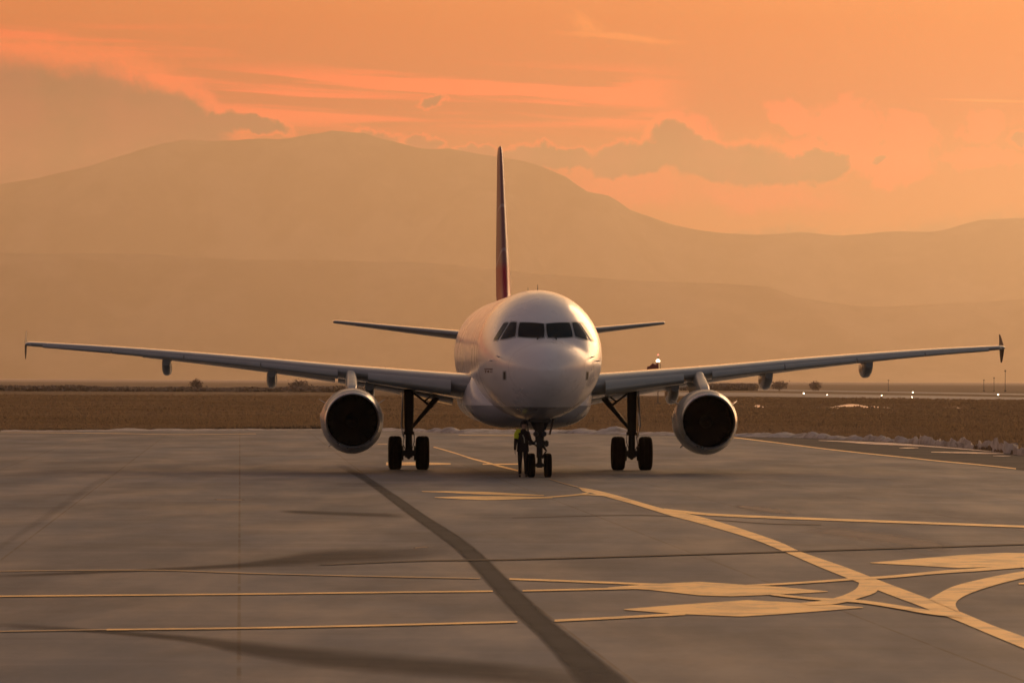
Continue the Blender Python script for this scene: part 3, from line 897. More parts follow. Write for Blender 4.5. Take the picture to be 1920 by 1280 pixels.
# dark sealed joint / patched asphalt, feathered by vertex attribute
def strip_mat(name, col, strength, scale=0.5):
    m = mat(name, col, 0.8, spec=0.12); b = bsdf(m)
    at_ = E.tree.nodes.new('ShaderNodeAttribute'); at_.attribute_name = 'cover'
    n_ = enoise(coords(), scale, 5, 0.6)
    a_ = E(at_.outputs['Fac']) * strength
    a_ = emin(emax(a_ * (0.55 + n_ * 0.9), 0.0), 1.0)
    link(a_, b.inputs['Alpha'])
    return m
M['patch'] = strip_mat('asphalt_patch', (0.030, 0.042, 0.054), 0.98)
M['smear'] = strip_mat('tyre_smear', (0.05, 0.045, 0.042), 0.5)
M['faint'] = strip_mat('faint_smear', (0.06, 0.06, 0.06), 0.12)
M['pale'] = strip_mat('pale_wear', (0.60, 0.50, 0.38), 0.6)
M['joint'] = mat('joint_sealant', (0.035, 0.03, 0.027), 0.7)

zlevel = [0.008]
def strip(name, up, lo, material, parent=apron, soft=0.0, z=None, n=60, straight=False):
    """sheet between two photo polylines, laid on the ground"""
    if z is None: z = 0.008
    def res(pl, k):
        L = [0]
        for i in range(1, len(pl)): L.append(L[-1] + math.dist(pl[i], pl[i - 1]))
        out_ = []
        for i in range(k + 1):
            t = L[-1] * i / k
            j = max(q for q in range(len(L)) if L[q] <= t + 1e-9); j = min(j, len(L) - 2)
            u = (t - L[j]) / max(1e-6, L[j + 1] - L[j])
            if straight or name == 'hold_bar':
                out_.append((pl[j][0] + (pl[j + 1][0] - pl[j][0]) * u, pl[j][1] + (pl[j + 1][1] - pl[j][1]) * u)); continue
            p0 = pl[max(0, j - 1)]; p1 = pl[j]; p2 = pl[j + 1]; p3 = pl[min(len(pl) - 1, j + 2)]
            out_.append(tuple(0.5 * (2 * p1[c] + (p2[c] - p0[c]) * u + (2 * p0[c] - 5 * p1[c] + 4 * p2[c] - p3[c]) * u * u + (3 * p1[c] - p0[c] - 3 * p2[c] + p3[c]) * u ** 3) for c in (0, 1)))
        return out_
    U = res(up, n); Lw = res(lo, n); K_ = 6
    me = bpy.data.meshes.new(name); vs = []; fs = []; cov = []
    for i in range(n + 1):
        for j in range(K_ + 1):
            t = j / K_
            q = (U[i][0] * (1 - t) + Lw[i][0] * t, U[i][1] * (1 - t) + Lw[i][1] * t)
            p = ground(*q); vs.append((p.x, p.y, z))
            e = min(1.0, min(t, 1 - t) / soft) if soft else 1.0
            ends = min(1.0, min(i, n - i) / (n * 0.18)) if soft else 1.0
            cov.append(e * ends)
    for i in range(n):
        for j in range(K_):
            a = i * (K_ + 1) + j; fs.append((a, a + 1, a + K_ + 2, a + K_ + 1))
    me.from_pydata(vs, [], fs); me.materials.append(material)
    at_ = me.attributes.new('cover', 'FLOAT', 'POINT'); at_.data.foreach_set('value', cov)
    bm = bmesh.new(); bm.from_mesh(me); bmesh.ops.recalc_face_normals(bm, faces=bm.faces[:])
    if bm.faces[0].normal.z < 0: bmesh.ops.reverse_faces(bm, faces=bm.faces[:])
    bm.to_mesh(me); bm.free()
    o = bpy.data.objects.new(name, me); C.objects.link(o)
    if parent: o.parent = parent
    return o

def line(name, pts, w0, w1, material, z=0.016, n=60):
    """thin line: photo polyline with a vertical photo thickness"""
    k = len(pts) - 1
    up = [(p[0], p[1] - (w0 + (w1 - w0) * i / k) / 2) for i, p in enumerate(pts)]
    lo = [(p[0], p[1] + (w0 + (w1 - w0) * i / k) / 2) for i, p in enumerate(pts)]
    return strip(name, up, lo, material, z=z, n=n)

# dark things first (lowest sheets)
strip('asphalt_band', [(640, 868), (690, 893), (740, 925), (800, 966), (850, 997), (890, 1025), (925, 1056), (960, 1090), (1035, 1160), (1110, 1220), (1190, 1280), (1260, 1330)],
      [(620, 870), (665, 893), (712, 925), (765, 966), (812, 1000), (850, 1030), (890, 1070), (925, 1112), (965, 1155), (1020, 1210), (1075, 1280), (1115, 1330)], M['patch'], soft=0.2, z=0.008, n=90)
strip('tyre_mark', [(-60, 1080), (0, 1077), (260, 1066), (450, 1054), (600, 1029), (750, 1024), (860, 1000)], [(-60, 1086), (0, 1084), (260, 1073), (450, 1066), (600, 1062), (750, 1054), (880, 1046)], M['smear'], soft=0.35, z=0.0075)
strip('tyre_mark', [(-60, 1160), (0, 1166), (175, 1178), (350, 1190), (475, 1200), (650, 1216), (960, 1240), (1150, 1262)], [(-60, 1170), (0, 1178), (175, 1188), (350, 1206), (475, 1235), (650, 1262), (960, 1285), (1150, 1310)], M['smear'], soft=0.35, z=0.0075)
strip('tyre_mark', [(520, 955), (600, 957), (760, 962)], [(520, 962), (600, 966), (760, 972)], M['smear'], soft=0.4, z=0.0075)
strip('tyre_mark', [(-20, 1030), (20, 1005), (100, 950), (170, 905), (215, 884)], [(-20, 1045), (35, 1010), (125, 952), (190, 907), (235, 884)], M['faint'], soft=0.3, z=0.0075)
strip('pale_stain', [(1380, 945), (1430, 948), (1480, 958)], [(1370, 950), (1430, 962), (1500, 967)], M['pale'], soft=0.4, z=0.0085)
strip('pale_stain', [(1560, 985), (1680, 1000), (1800, 1020)], [(1480, 998), (1640, 1018), (1780, 1040)], M['pale'], soft=0.4, z=0.0085)
strip('pale_stain', [(400, 935), (430, 935.5), (460, 936)], [(400, 938), (430, 938.5), (460, 938.5)], M['pale'], soft=0.3, z=0.0085)
strip('pale_stain', [(775, 1026), (790, 1024), (805, 1025)], [(775, 1029), (790, 1028), (805, 1027)], M['pale'], soft=0.3, z=0.0085)
line('slab_joint', [(600, 1060), (800, 1052), (960, 1050), (1410, 1037), (1920, 1021), (2000, 1018)], 1.3, 2.6, M['joint'], z=0.020, n=40)
line('slab_joint', [(960, 971), (1200, 966), (1330, 974), (1440, 982), (1540, 984)], 0.8, 1.6, M['joint'], z=0.012, n=40)
# yellow markings
Y = M['yellow']; F_ = M['faded']
strip('taxi_line', [(1085, 914), (1100, 916), (1125, 921), (1160, 930), (1240, 953), (1305, 967), (1375, 987), (1460, 1016), (1502, 1035), (1585, 1064), (1660, 1093), (1740, 1123), (1810, 1152), (1865, 1175), (1920, 1195), (2000, 1226)],
      [(1092, 921), (1110, 925), (1130, 930), (1185, 945), (1260, 968), (1310, 981), (1410, 1011), (1475, 1037), (1535, 1063), (1595, 1087), (1655, 1111), (1740, 1143), (1810, 1171), (1862, 1193), (1920, 1217), (2000, 1250)], Y, z=0.014, n=80)
strip('taxi_line', [(971, 881), (937, 872.5), (912, 865.5), (881, 857.5), (853, 848.5), (815, 837.5)], [(971, 884), (937, 875.8), (912, 868.5), (881, 860), (853, 850.5), (812, 838.7)], Y, z=0.014, n=40)
line('taxi_line', [(1030, 898), (1055, 906), (1085, 914)], 1.2, 2.0, F_)
line('marking_line', [(1245, 956), (1280, 960), (1400, 968.5), (1920, 988), (2000, 991)], 5, 3.6, Y, z=0.017)
line('marking_line', [(905, 870.5), (940, 870.5), (972, 870.3)], 2.2, 2.2, Y)
strip('hold_bar', [(724, 867), (780, 866.5), (845, 868.5)], [(724, 872.5), (780, 872.5), (845, 871)], Y, z=0.014)
line('marking_line', [(708, 833), (716, 833), (726, 833)], 1.8, 1.8, F_)
# pair of lens-shaped bars in front of the nose
strip('hold_bar', [(791, 921.3), (840, 921), (909, 922.2), (960, 925), (1020, 928.3)], [(791, 922.2), (840, 924), (909, 927.6), (960, 929), (1020, 929.6)], Y, z=0.014)
strip('hold_bar', [(815, 932.3), (860, 931), (909, 930.6), (960, 930.8), (1036, 932)], [(815, 933.3), (860, 936), (909, 938), (960, 936.8), (1036, 934)], Y, z=0.014)
line('marking_line', [(1020, 933), (1055, 930.5), (1090, 927), (1108, 922)], 2.0, 3.5, Y)
line('marking_line', [(1075, 928.5), (1110, 928), (1150, 932), (1180, 940)], 1.5, 3.0, Y, z=0.018)
# long thin lines across the apron
line('marking_line', [(-80, 1073), (60, 1071), (290, 1070), (480, 1076), (680, 1081), (900, 1085.5)], 1.0, 2.0, F_)
line('marking_line', [(955, 1086.5), (1080, 1091), (1220, 1096.5), (1290, 1099)], 3.2, 4, Y)
line('marking_line', [(-80, 1120), (0, 1119), (225, 1117), (450, 1115), (700, 1112), (924, 1109.5)], 2.3, 2.6, Y)
line('marking_line', [(980, 1109), (1080, 1106.5), (1190, 1104), (1260, 1103)], 2.6, 4.0, Y, z=0.018)
line('marking_line', [(-80, 1186), (0, 1185), (150, 1182.5), (300, 1180)], 1.6, 1.8, F_)
line('marking_line', [(200, 1182), (450, 1179), (700, 1174), (970, 1167)], 2.6, 3.2, Y, z=0.0165)
line('marking_line', [(1040, 1165), (1160, 1159), (1285, 1152)], 4, 4.5, Y)
# lens C, lens D, lens F
strip('hold_bar', [(1140, 1102), (1220, 1096), (1310, 1091.5), (1380, 1096), (1460, 1101), (1552, 1109.5)], [(1140, 1103), (1220, 1107), (1310, 1117), (1370, 1119), (1460, 1115.5), (1552, 1110.5)], Y, z=0.0145)
strip('hold_bar', [(1170, 1143), (1270, 1135), (1400, 1126), (1480, 1130), (1560, 1134.5), (1618, 1139)], [(1170, 1144.5), (1270, 1152), (1390, 1157), (1470, 1152), (1560, 1145), (1618, 1140.5)], Y, z=0.0145)
strip('hold_bar', [(1632, 1055.5), (1720, 1048), (1805, 1041), (1885, 1037), (1950, 1038), (2000, 1042)], [(1632, 1056.5), (1710, 1060.5), (1800, 1066), (1870, 1063), (1950, 1060), (2000, 1056)], Y, z=0.0145)
line('marking_line', [(1400, 1099), (1500, 1094), (1610, 1086), (1675, 1082), (1760, 1074), (1835, 1069), (1920, 1062), (2000, 1058)], 3.0, 7.0, Y, z=0.018)
# looping curves
strip('taxi_curve', [(1612, 1084), (1611, 1094), (1604, 1106), (1580, 1118), (1545, 1127), (1500, 1132)], [(1640, 1096), (1646, 1104), (1640, 1113), (1608, 1124), (1572, 1133), (1520, 1137)], Y, z=0.019)
line('marking_line', [(1445, 1116), (1525, 1124), (1610, 1129), (1680, 1139), (1740, 1149), (1805, 1156)], 3.2, 9, Y, z=0.020)
strip('taxi_curve', [(2000, 1060), (1920, 1072), (1850, 1085), (1790, 1100), (1757, 1116), (1742, 1125)], [(2000, 1072), (1920, 1085), (1860, 1100), (1812, 1117), (1792, 1133), (1800, 1150)], Y, z=0.019)
line('marking_line', [(1910, 1095.5), (1940, 1094), (2000, 1092)], 3, 3, Y)
# shoulder line and shoulder asphalt on the right
m = mat('shoulder_asphalt', (0.11, 0.105, 0.10), 0.85, spec=0.1); b = bsdf(m)
v = coords(); link(mixc(sstep(enoise(v, 0.3, 5), 0.35, 0.7), (0.055, 0.058, 0.062), (0.085, 0.088, 0.092)), b.inputs['Base Color'])
M['shoulder'] = m
strip('shoulder', [(1375, 817), (1500, 820), (1609, 824), (1708, 830), (1817, 839), (1905, 852), (2000, 859)], [(1375, 820.5), (1500, 835), (1640, 851), (1760, 864), (1900, 880), (2000, 888)], M['shoulder'], z=0.008)
line('shoulder_line', [(1372, 820), (1440, 828), (1550, 842), (1640, 852), (1700, 858), (1760, 864.5), (1840, 872), (1905, 879)], 1.8, 1.8, Y, z=0.0165)
line('shoulder_line', [(-80, 812), (20, 811), (200, 812.5), (320, 814.5), (480, 813.5)], 1.2, 1.0, M['faded'], z=0.0165)
line('shoulder_line', [(860, 816), (900, 816.5), (972, 816.8)], 1.4, 1.4, M['faded'], z=0.0165)

# far runway and taxiway bands on the right
m = mat('runway_concrete', (0.30, 0.27, 0.25), 0.6); b = bsdf(m)
v = coords(); x_, y_, z_ = split(v)
link(mixc(sstep(enoise(vec(x_ * 0.02, y_ * 0.01), 1.5, 4), 0.35, 0.7), (0.24, 0.21, 0.19), (0.36, 0.32, 0.28)), b.inputs['Base Color'])
M['runway'] = m
def flat(name, pts, material, z=0.01):
    me = bpy.data.meshes.new(name); q = [ground(*p) for p in pts]
    me.from_pydata([(p.x, p.y, z) for p in q], [], [tuple(range(len(q)))]); me.materials.append(material)
    if me.polygons[0].normal.z < 0: me.flip_normals()
    o = bpy.data.objects.new(name, me); C.objects.link(o); return o
tag(flat('runway', [(900, 740), (1400, 742.5), (1920, 751), (2600, 765), (2600, 760), (1920, 745), (1400, 736), (900, 733)], M['runway'], 0.02), kind='structure')
tag(flat('taxiway', [(900, 729), (1400, 731.5), (1920, 740.5), (2600, 751), (2600, 748), (1920, 738), (1400, 729), (900, 726)], M['runway'], 0.02), kind='structure')

# ------------------------------------------------------------------ snow
m = mat('dirty_snow', (0.55, 0.52, 0.50), 0.75, spec=0.3); b = bsdf(m)
v = coords(); n1 = enoise(v, 1.4, 6, 0.65)
link(mixc(sstep(n1, 0.38, 0.7), (0.64, 0.585, 0.52), (0.36, 0.30, 0.24)), b.inputs['Base Color'])
link(bump(enoise(v, 6, 5, 0.7), 0.6, 0.08), b.inputs['Normal'])
M['snow'] = m
M['ice'] = grimy('wet_snow', (0.80, 0.76, 0.74), 0.25, (0.55, 0.5, 0.46), 0.8, 0.6, coat=0.5)
def resample(pts, k):
    L = [0]
    for i in range(1, len(pts)): L.append(L[-1] + (pts[i] - pts[i - 1]).length)
    r_ = []
    for i in range(k + 1):
        t = L[-1] * i / k; j = 0
        while j < len(L) - 2 and L[j + 1] < t: j += 1
        u = (t - L[j]) / (L[j + 1] - L[j]); r_.append((pts[j].lerp(pts[j + 1], u), i / k))
    return r_
def snow_ridge(name, pix, hfun, width, n, seed, lump=1.0):
    pts = resample([ground(*p) for p in pix], n); Wn = 22; vs = []; fs = []
    for (p, t) in pts:
        h = hfun(t)
        for j in range(Wn + 1):
            u = j / Wn; off = (u - 0.30) * width
            q = Vector((p.x, p.y + off, 0))
            nz = noise.fractal(Vector((q.x * 0.75 / lump, q.y * 0.75 / lump, seed)), 0.8, 2.0, 6)
            rz = noise.ridged_multi_fractal(Vector((q.x * 0.9 / lump, q.y * 0.9 / lump, seed + 9)), 0.9, 2.1, 4, 1.0, 2.0)
            env = max(0.0, sin(pi * u)) ** 0.8
            big_ = 0.65 + 0.6 * noise.noise(Vector((q.x * 0.12 / lump, seed, 0)))
            bil = abs(noise.noise(Vector((q.x * 0.42 / lump, q.y * 0.42 / lump, seed + 2)))) * 2 + 0.55 * abs(noise.noise(Vector((q.x * 1.1 / lump, q.y * 1.1 / lump, seed + 5)))) + 0.3 * abs(noise.noise(Vector((q.x * 2.6, q.y * 2.6, seed + 6))))
            z = h * env * max(0.0, big_ * (0.45 + 0.85 * bil + 0.15 * nz)) - (0.03 if env < 0.02 else 0.0)
            q.x += 0.35 * lump * noise.noise(Vector((q.x * 0.8, q.y * 0.8, seed + 4))); q.y += 0.5 * lump * noise.noise(Vector((q.x * 0.5, seed, 1)))
            vs.append((q.x, q.y, z))
    for i in range(n):
        for j in range(Wn):
            a = i * (Wn + 1) + j; fs.append((a, a + Wn + 1, a + Wn + 2, a + 1))
    mb = MB(); mb.add(vs, fs); return mb.build(name, M['snow'], angle=60)
sr = snow_ridge('snow_bank', EDGE[1:9], lambda t: 0.10 + 0.15 * min(1, max(0, (t - 0.35) * 5)), 3.6, 700, 1.0)
tag(sr, 'low dirty line of ploughed snow along the far apron edge behind the jet', 'snow bank', kind='stuff')
sr = snow_ridge('snow_bank', [(1375, 818), (1500, 820.5), (1609, 825), (1708, 831), (1817, 840)], lambda t: 0.24 + 0.42 * min(1, t * 1.6), 3.2, 500, 5.0, 0.9)
tag(sr, 'lumpy ridge of ploughed snow along the dark shoulder right of the jet', 'snow bank', kind='stuff')
sr = snow_ridge('snow_bank', [(1800, 838.5), (1850, 844), (1905, 852.5), (1990, 860)], lambda t: 0.55 + 0.65 * math.exp(-((t - 0.55) / 0.22) ** 2), 3.4, 260, 11.0, 1.1)
tag(sr, 'tallest heap of grey snow at the right edge of the apron', 'snow bank', kind='stuff')
def snow_patch(px, py, wpx, hpx, label, name='snow_patch', hgt=0.05):
    c = ground(px, py); a = ground(px + wpx / 2, py); d1 = ground(px, py - hpx / 2); d2 = ground(px, py + hpx / 2)
    rx = (a - c).length; ry = (d1 - d2).length / 2
    mb = MB(); rs = []
    nr, na = 6, 40
    for i in range(nr + 1):
        u = i / nr; ring = []
        for k in range(na):
            t = 2 * pi * k / na
            rr = u * (1 + 0.45 * noise.noise(Vector((cos(t) * 1.5, sin(t) * 1.5, px * 0.37))) + 0.2 * noise.noise(Vector((cos(t) * 5, sin(t) * 5, px))))
            ring.append(Vector((c.x + rx * rr * cos(t), c.y + ry * rr * sin(t), 0.02 + hgt * (1 - u * u) * (0.7 + 0.5 * noise.noise(Vector((cos(t) * 2 * u, sin(t) * 2 * u, py)))))))
        rs.append(ring)
    mb.rings(rs, False, False)
    return tag(mb.build(name, M['ice']), label, 'snow patch', 'thin snow patches left on the ground')
def snow_streak(up, lo, label):
    def jit(pl, k): return [(x, y + 0.5 * noise.noise(Vector((x * 0.06, k, 0)))) for x, y in pl]
    tag(strip('snow_patch', jit(up, 1), jit(lo, 5), M['ice'], parent=None, z=0.03, n=70), label, 'snow patch', 'thin snow patches left on the ground')
snow_streak([(1535, 826), (1580, 827.3), (1625, 829), (1680, 831.5), (1740, 836), (1810, 842), (1890, 849)], [(1535, 827), (1580, 829.2), (1625, 833), (1680, 835.5), (1740, 838.5), (1810, 844), (1890, 850)], 'long bright snow streak at the foot of the lumpy ridge right of the jet')
snow_streak([(1686, 840.2), (1702, 839.6), (1722, 840)], [(1686, 841), (1702, 841.5), (1722, 841)], 'shortest thin snow streak on the dark shoulder below the long bright one')
snow_streak([(1746, 847.8), (1800, 848.2), (1850, 849), (1882, 850.3)], [(1746, 849), (1800, 850.6), (1850, 851.8), (1882, 851.6)], 'bright snow streak on the dark shoulder just left of the tallest heap')
snow_streak([(1862, 855), (1880, 854.8), (1895, 855.4)], [(1862, 856), (1880, 856.6), (1895, 856.2)], 'faint short snow streak in front of the tallest heap')
for px, py, w_, hgt, lb in ((1597, 763, 62, 0.35, 'snow remnant in the brown field, largest of those beyond the lumpy ridge'), (1640, 764, 44, 0.2, 'snow remnant in the field just right of the largest one'), (1555, 765, 40, 0.12, 'thin snow remnant in the field just left of the largest one'), (1787, 765, 14, 0.2, 'tiny snow remnant far right in the brown field'), (1422, 763, 16, 0.25, 'small snow remnant in the field beside the right engine')):
    snow_patch(px, py, w_, 1.6, lb, hgt=hgt)

# dry grass tufts on the field, densest by the apron edge
m = mat('dry_grass_blades', (0.15, 0.095, 0.045), 0.85, spec=0.15); b = bsdf(m)
v = coords(); x_, y_, z_ = split(v)
bl = mixc(sstep(enoise(v, 0.05, 4), 0.35, 0.65), (0.25, 0.18, 0.11), (0.36, 0.27, 0.175))
bl = mixc(sstep(enoise(vec(x_ * 0.012, y_ * 0.02), 1.0, 3), 0.42, 0.60) * 0.4, bl, (0.18, 0.125, 0.07))
link(bl, b.inputs['Base Color'])
tr = E.tree.nodes.new('ShaderNodeBsdfTranslucent'); tr.inputs[0].default_value = (0.26, 0.19, 0.115, 1)
ms = E.tree.nodes.new('ShaderNodeMixShader'); ms.inputs[0].default_value = 0.45
E.tree.links.new(b.outputs[0], ms.inputs[1]); E.tree.links.new(tr.outputs[0], ms.inputs[2]); E.tree.links.new(ms.outputs[0], E.tree.nodes['Material Output'].inputs[0])
M['blades'] = m
rnd = random.Random(3)
vs = []; fs = []
for i in range(52000):
    px = rnd.uniform(-60, 1980)
    ye = [e for e in EDGE]
    j = max(k for k in range(len(EDGE) - 1) if EDGE[k][0] <= px)
    yy = EDGE[j][1] + (EDGE[j + 1][1] - EDGE[j][1]) * (px - EDGE[j][0]) / (EDGE[j + 1][0] - EDGE[j][0])
    p0 = ground(px, yy); d = p0.y + 2.8 + (rnd.random() ** 2.4) * 600
    x = p0.x * d / p0.y
    cl = noise.noise(Vector((x * 0.05, d * 0.05, 2)))
    h = (0.10 + 0.16 * rnd.random()) * (1 + 0.8 * cl)
    if h <= 0.03: continue
    w_ = 0.03 + 0.05 * rnd.random() + d * 0.00025
    for q in range(3):
        a = rnd.uniform(0, pi); lx, ly = rnd.uniform(-.08, .08), rnd.uniform(-.08, .08)
        ox, oy = x + rnd.uniform(-.3, .3), d + rnd.uniform(-.3, .3)
        o_ = len(vs)
        vs += [(ox - w_ * cos(a), oy - w_ * sin(a), 0), (ox + w_ * cos(a), oy + w_ * sin(a), 0), (ox + lx, oy + ly, h * rnd.uniform(.7, 1.2))]
        fs.append((o_, o_ + 1, o_ + 2))
me = bpy.data.meshes.new('grass'); me.from_pydata(vs, [], fs); me.materials.append(M['blades'])
gr = bpy.data.objects.new('grass', me); C.objects.link(gr)
tag(gr, 'dry brown winter grass covering the field beyond the apron', 'grass', kind='stuff')

# ------------------------------------------------------------------ far scrub, posts, lamps, windsock
m = mat('far_scrub_foliage', (0.38, 0.29, 0.21), 0.9, spec=0.1)
M['scrub'] = m
def scrub(name, px0, px1, D, hmin, hmax, n, label, cat, kind=None, group=None):
    vs = []; fs = []
    for i in range(n):
        px = rnd.uniform(px0, px1); Y_ = D + rnd.uniform(-12, 12) * D / 1500
        x = (px - 960) / FPX * Y_
        env = 0.5 + 0.5 * noise.noise(Vector((x * 0.02, 0, D))) + 0.25 * noise.noise(Vector((x * 0.11, 3, D)))
        h = hmin + (hmax - hmin) * max(0, env)
        z = rnd.random() ** 0.8 * h; r_ = 0.25 + 0.25 * rnd.random()
        c = Vector((x, Y_, z)); o_ = len(vs)
        for k in range(4):
            d = Vector((rnd.gauss(0, 1), rnd.gauss(0, 1), rnd.gauss(0, 1))).normalized() * r_ * 1.4
            vs.append(tuple(c + d))
        fs += [(o_, o_ + 1, o_ + 2), (o_, o_ + 2, o_ + 3)]
    me = bpy.data.meshes.new(name); me.from_pydata(vs, [], fs); me.materials.append(M['scrub'])
    o = bpy.data.objects.new(name, me); C.objects.link(o); return tag(o, label, cat, group, kind)
scrub('scrub', -80, 700, 1150, 0.1, 1.7, 16000, 'long low belt of bare scrub on the horizon left of the jet', 'scrub', 'stuff')
scrub('scrub', 1180, 1420, 1500, 0.5, 2.6, 7000, 'low belt of scrub on the horizon behind the right engine', 'scrub', 'stuff')
def shrub(px, D, h, wd, label):
    t = empty('bush', (((px - 960) / FPX) * D, D, 0)); tag(t, label, 'bush', 'bushes standing out on the horizon')
    m_ = MB()
    m_.tube([(0, 0, 0), (0.1, 0, h * 0.3), (0.0, 0, h * 0.6)], [0.18, 0.12, 0.05], 6); m_.build('trunk', M['scrub'], t)
    vs = []; fs = []
    for i in range(900):
        d = Vector((rnd.gauss(0, 0.45), rnd.gauss(0, 0.45), rnd.gauss(0, 0.4)))
        c = Vector((d.x * wd / 2, d.y * wd / 2, h * 0.6 + d.z * h * 0.5)); o_ = len(vs)
        if c.z < 0.1: continue
        for k in range(3): vs.append(tuple(c + Vector((rnd.gauss(0, 1), rnd.gauss(0, 1), rnd.gauss(0, 1))).normalized() * 0.35))
        fs.append((o_, o_ + 1, o_ + 2))
    me = bpy.data.meshes.new('crown'); me.from_pydata(vs, [], fs); me.materials.append(M['scrub'])
    o = bpy.data.objects.new('crown', me); C.objects.link(o); o.parent = t
shrub(368, 1150, 2.6, 2.6, 'small rounded bush rising from the scrub belt, nearest the outer left wing')
shrub(560, 1150, 2.5, 4.5, 'wide bush on the horizon left of the left engine')
shrub(1462, 1500, 2.8, 5.0, 'wide low bush on the horizon under the right wing, right of the right engine')
shrub(1529, 1500, 2.6, 3.2, 'small dark bush alone on the horizon between two flap fairings')

# runway lights
m = mat('lamp_glow', (0.9, 0.8, 0.6), 0.4); b = m.node_tree.nodes['Principled BSDF']
b.inputs['Emission Color'].default_value = (1.0, 0.78, 0.50, 1); b.inputs['Emission Strength'].default_value = 9
M['glow'] = m
M['post'] = mat('post_metal', (0.12, 0.11, 0.10), 0.6, 0.3)
m_ = MB(); m_.tube([(0, 0, 0), (0, 0, 0.32)], [0.09, 0.05], 8); m_.lathe([(0.0, 0.22), (0.05, 0.22), (0.09, 0.06)], (0, 0, 0), 'Z', 12)
rl = empty('runway_light', (0, 0, 0)); m_.build('post', M['post'], rl)
m_ = MB(); m_.lathe([(0.30, 0.005), (0.30, 0.09), (0.38, 0.11), (0.45, 0.08), (0.48, 0.005)], (0, 0, 0), 'Z', 12); m_.build('lamp', M['glow'], rl)
LT = [(1507, 742, 1.25, 'brightest runway edge lamp at the left of the runway band, beyond the right flap fairings'), (1551, 743, 0.8, 'dim small runway edge lamp second from the left'), (1653, 744.5, 0.9, 'dim runway edge lamp in the middle of the near runway edge'),
      (1710, 748, 1.0, 'lower lamp of the pair standing one above the other on the runway'), (1711.5, 739.5, 1.15, 'upper lamp of the pair standing one above the other on the runway'), (1871.5, 744, 1.2, 'runway edge lamp farthest right, below the wingtip fence')]
for i, (px, py, sc_, lb) in enumerate(LT):
    o = rl if i == 0 else copy_tree(rl)
    p = ground(px, py); o.location = p; k = sc_ * p.y / 900; o.scale = (k, k, k)
    tag(o, lb, 'runway light', 'runway edge lamps in the distance')
# slender posts on the horizon
m_ = MB(); m_.tube([(0, 0, 0), (0, 0, 3.4)], [0.10, 0.07], 8); m_.box((0, 0, 3.35), (0.5, 0.2, 0.25), bev=0.03); m_.box((0, 0, 0.1), (0.6, 0.6, 0.2), bev=0.03)
post = m_.build('mast', M['post'])
for i, (px, hs, lb) in enumerate(((1666, 1.0, 'thin post on the horizon left of the three near the right wingtip'), (1845, 1.05, 'thin post on the horizon, left one of three near the right wingtip'), (1864, 1.25, 'post on the horizon, middle one of three near the right wingtip'), (1885, 1.9, 'tallest thin mast on the horizon below the right wingtip fence'))):
    o = post if i == 0 else post.copy()
    if i: C.objects.link(o)
    o.location = ((px - 960) / FPX * 1500, 1500, 0); o.scale = (1, 1, hs)
    tag(o, lb, 'mast', 'thin posts on the far horizon')

# windsock beyond the right wing
D = 620.0
wx = (1234 - 960) / FPX * D
ws = empty('windsock', (wx, D, 0)); tag(ws, 'dark red windsock on a mast with a bright lamp, seen just over the right wing', 'windsock')
m_ = MB(); m_.tube([(0, 0, 0), (0, 0, 5.35)], [0.07, 0.045], 10); m_.box((0, 0, 0.08), (0.7, 0.7, 0.16), bev=0.03); m_.build('mast', M['post'], ws)
m = mat('red_sock_fabric', (0.20, 0.03, 0.03), 0.8); M['sock'] = m
m_ = MB(); rs = []
for k in range(13):
    u = k / 12; r_ = 0.60 - 0.20 * u; c = Vector((-0.15 - 1.15 * u, -0.3 - 1.0 * u, 4.72 - 0.22 * u - 0.1 * sin(u * 9)))
    rs.append([c + Vector((0.35 * r_ * cos(a), -0.5 * r_ * cos(a), r_ * sin(a) * (1 + 0.08 * sin(3 * a + u * 8)))) for a in [2 * pi * j / 20 for j in range(20)]])
rs2 = [[p.copy() for p in r] for r in rs]
m_.rings(rs, False, True); m_.build('sock', M['sock'], ws, angle=60)
m_ = MB(); m_.lathe([(-0.02, 0.50), (0.02, 0.50), (0.02, 0.53), (-0.02, 0.53)], (0.3, 0, 4.7), 'X', 24, closed_prof=True); m_.tube([(0, 0, 5.1), (0.3, 0, 5.1)], 0.03, 6); m_.tube([(0, 0, 4.1), (0.3, 0, 4.1)], 0.03, 6)
m_.build('hoop', M['post'], ws)
m_ = MB(); m_.lathe([(5.42, 0.02), (5.43, 0.20), (5.50, 0.25), (5.60, 0.24), (5.70, 0.15), (5.74, 0.01)], (0, 0, 0), 'Z', 20); m_.build('floodlight', M['glow'], ws)
m_ = MB(); m_.lathe([(5.74, 0.12), (5.84, 0.16), (5.86, 0.01)], (0, 0, 0), 'Z', 12); m_.tube([(0, 0, 5.8), (0, 0, 6.25)], 0.03, 6); m_.build('cap', M['post'], ws)
m = mat('red_lamp', (0.8, 0.2, 0.12), 0.4); b = m.node_tree.nodes['Principled BSDF']; b.inputs['Emission Color'].default_value = (1, 0.35, 0.22, 1); b.inputs['Emission Strength'].default_value = 1.2
m_ = MB(); m_.lathe([(6.2, 0.01), (6.22, 0.1), (6.34, 0.12), (6.42, 0.01)], (0, 0, 0), 'Z', 12); m_.build('obstruction_lamp', m, ws)

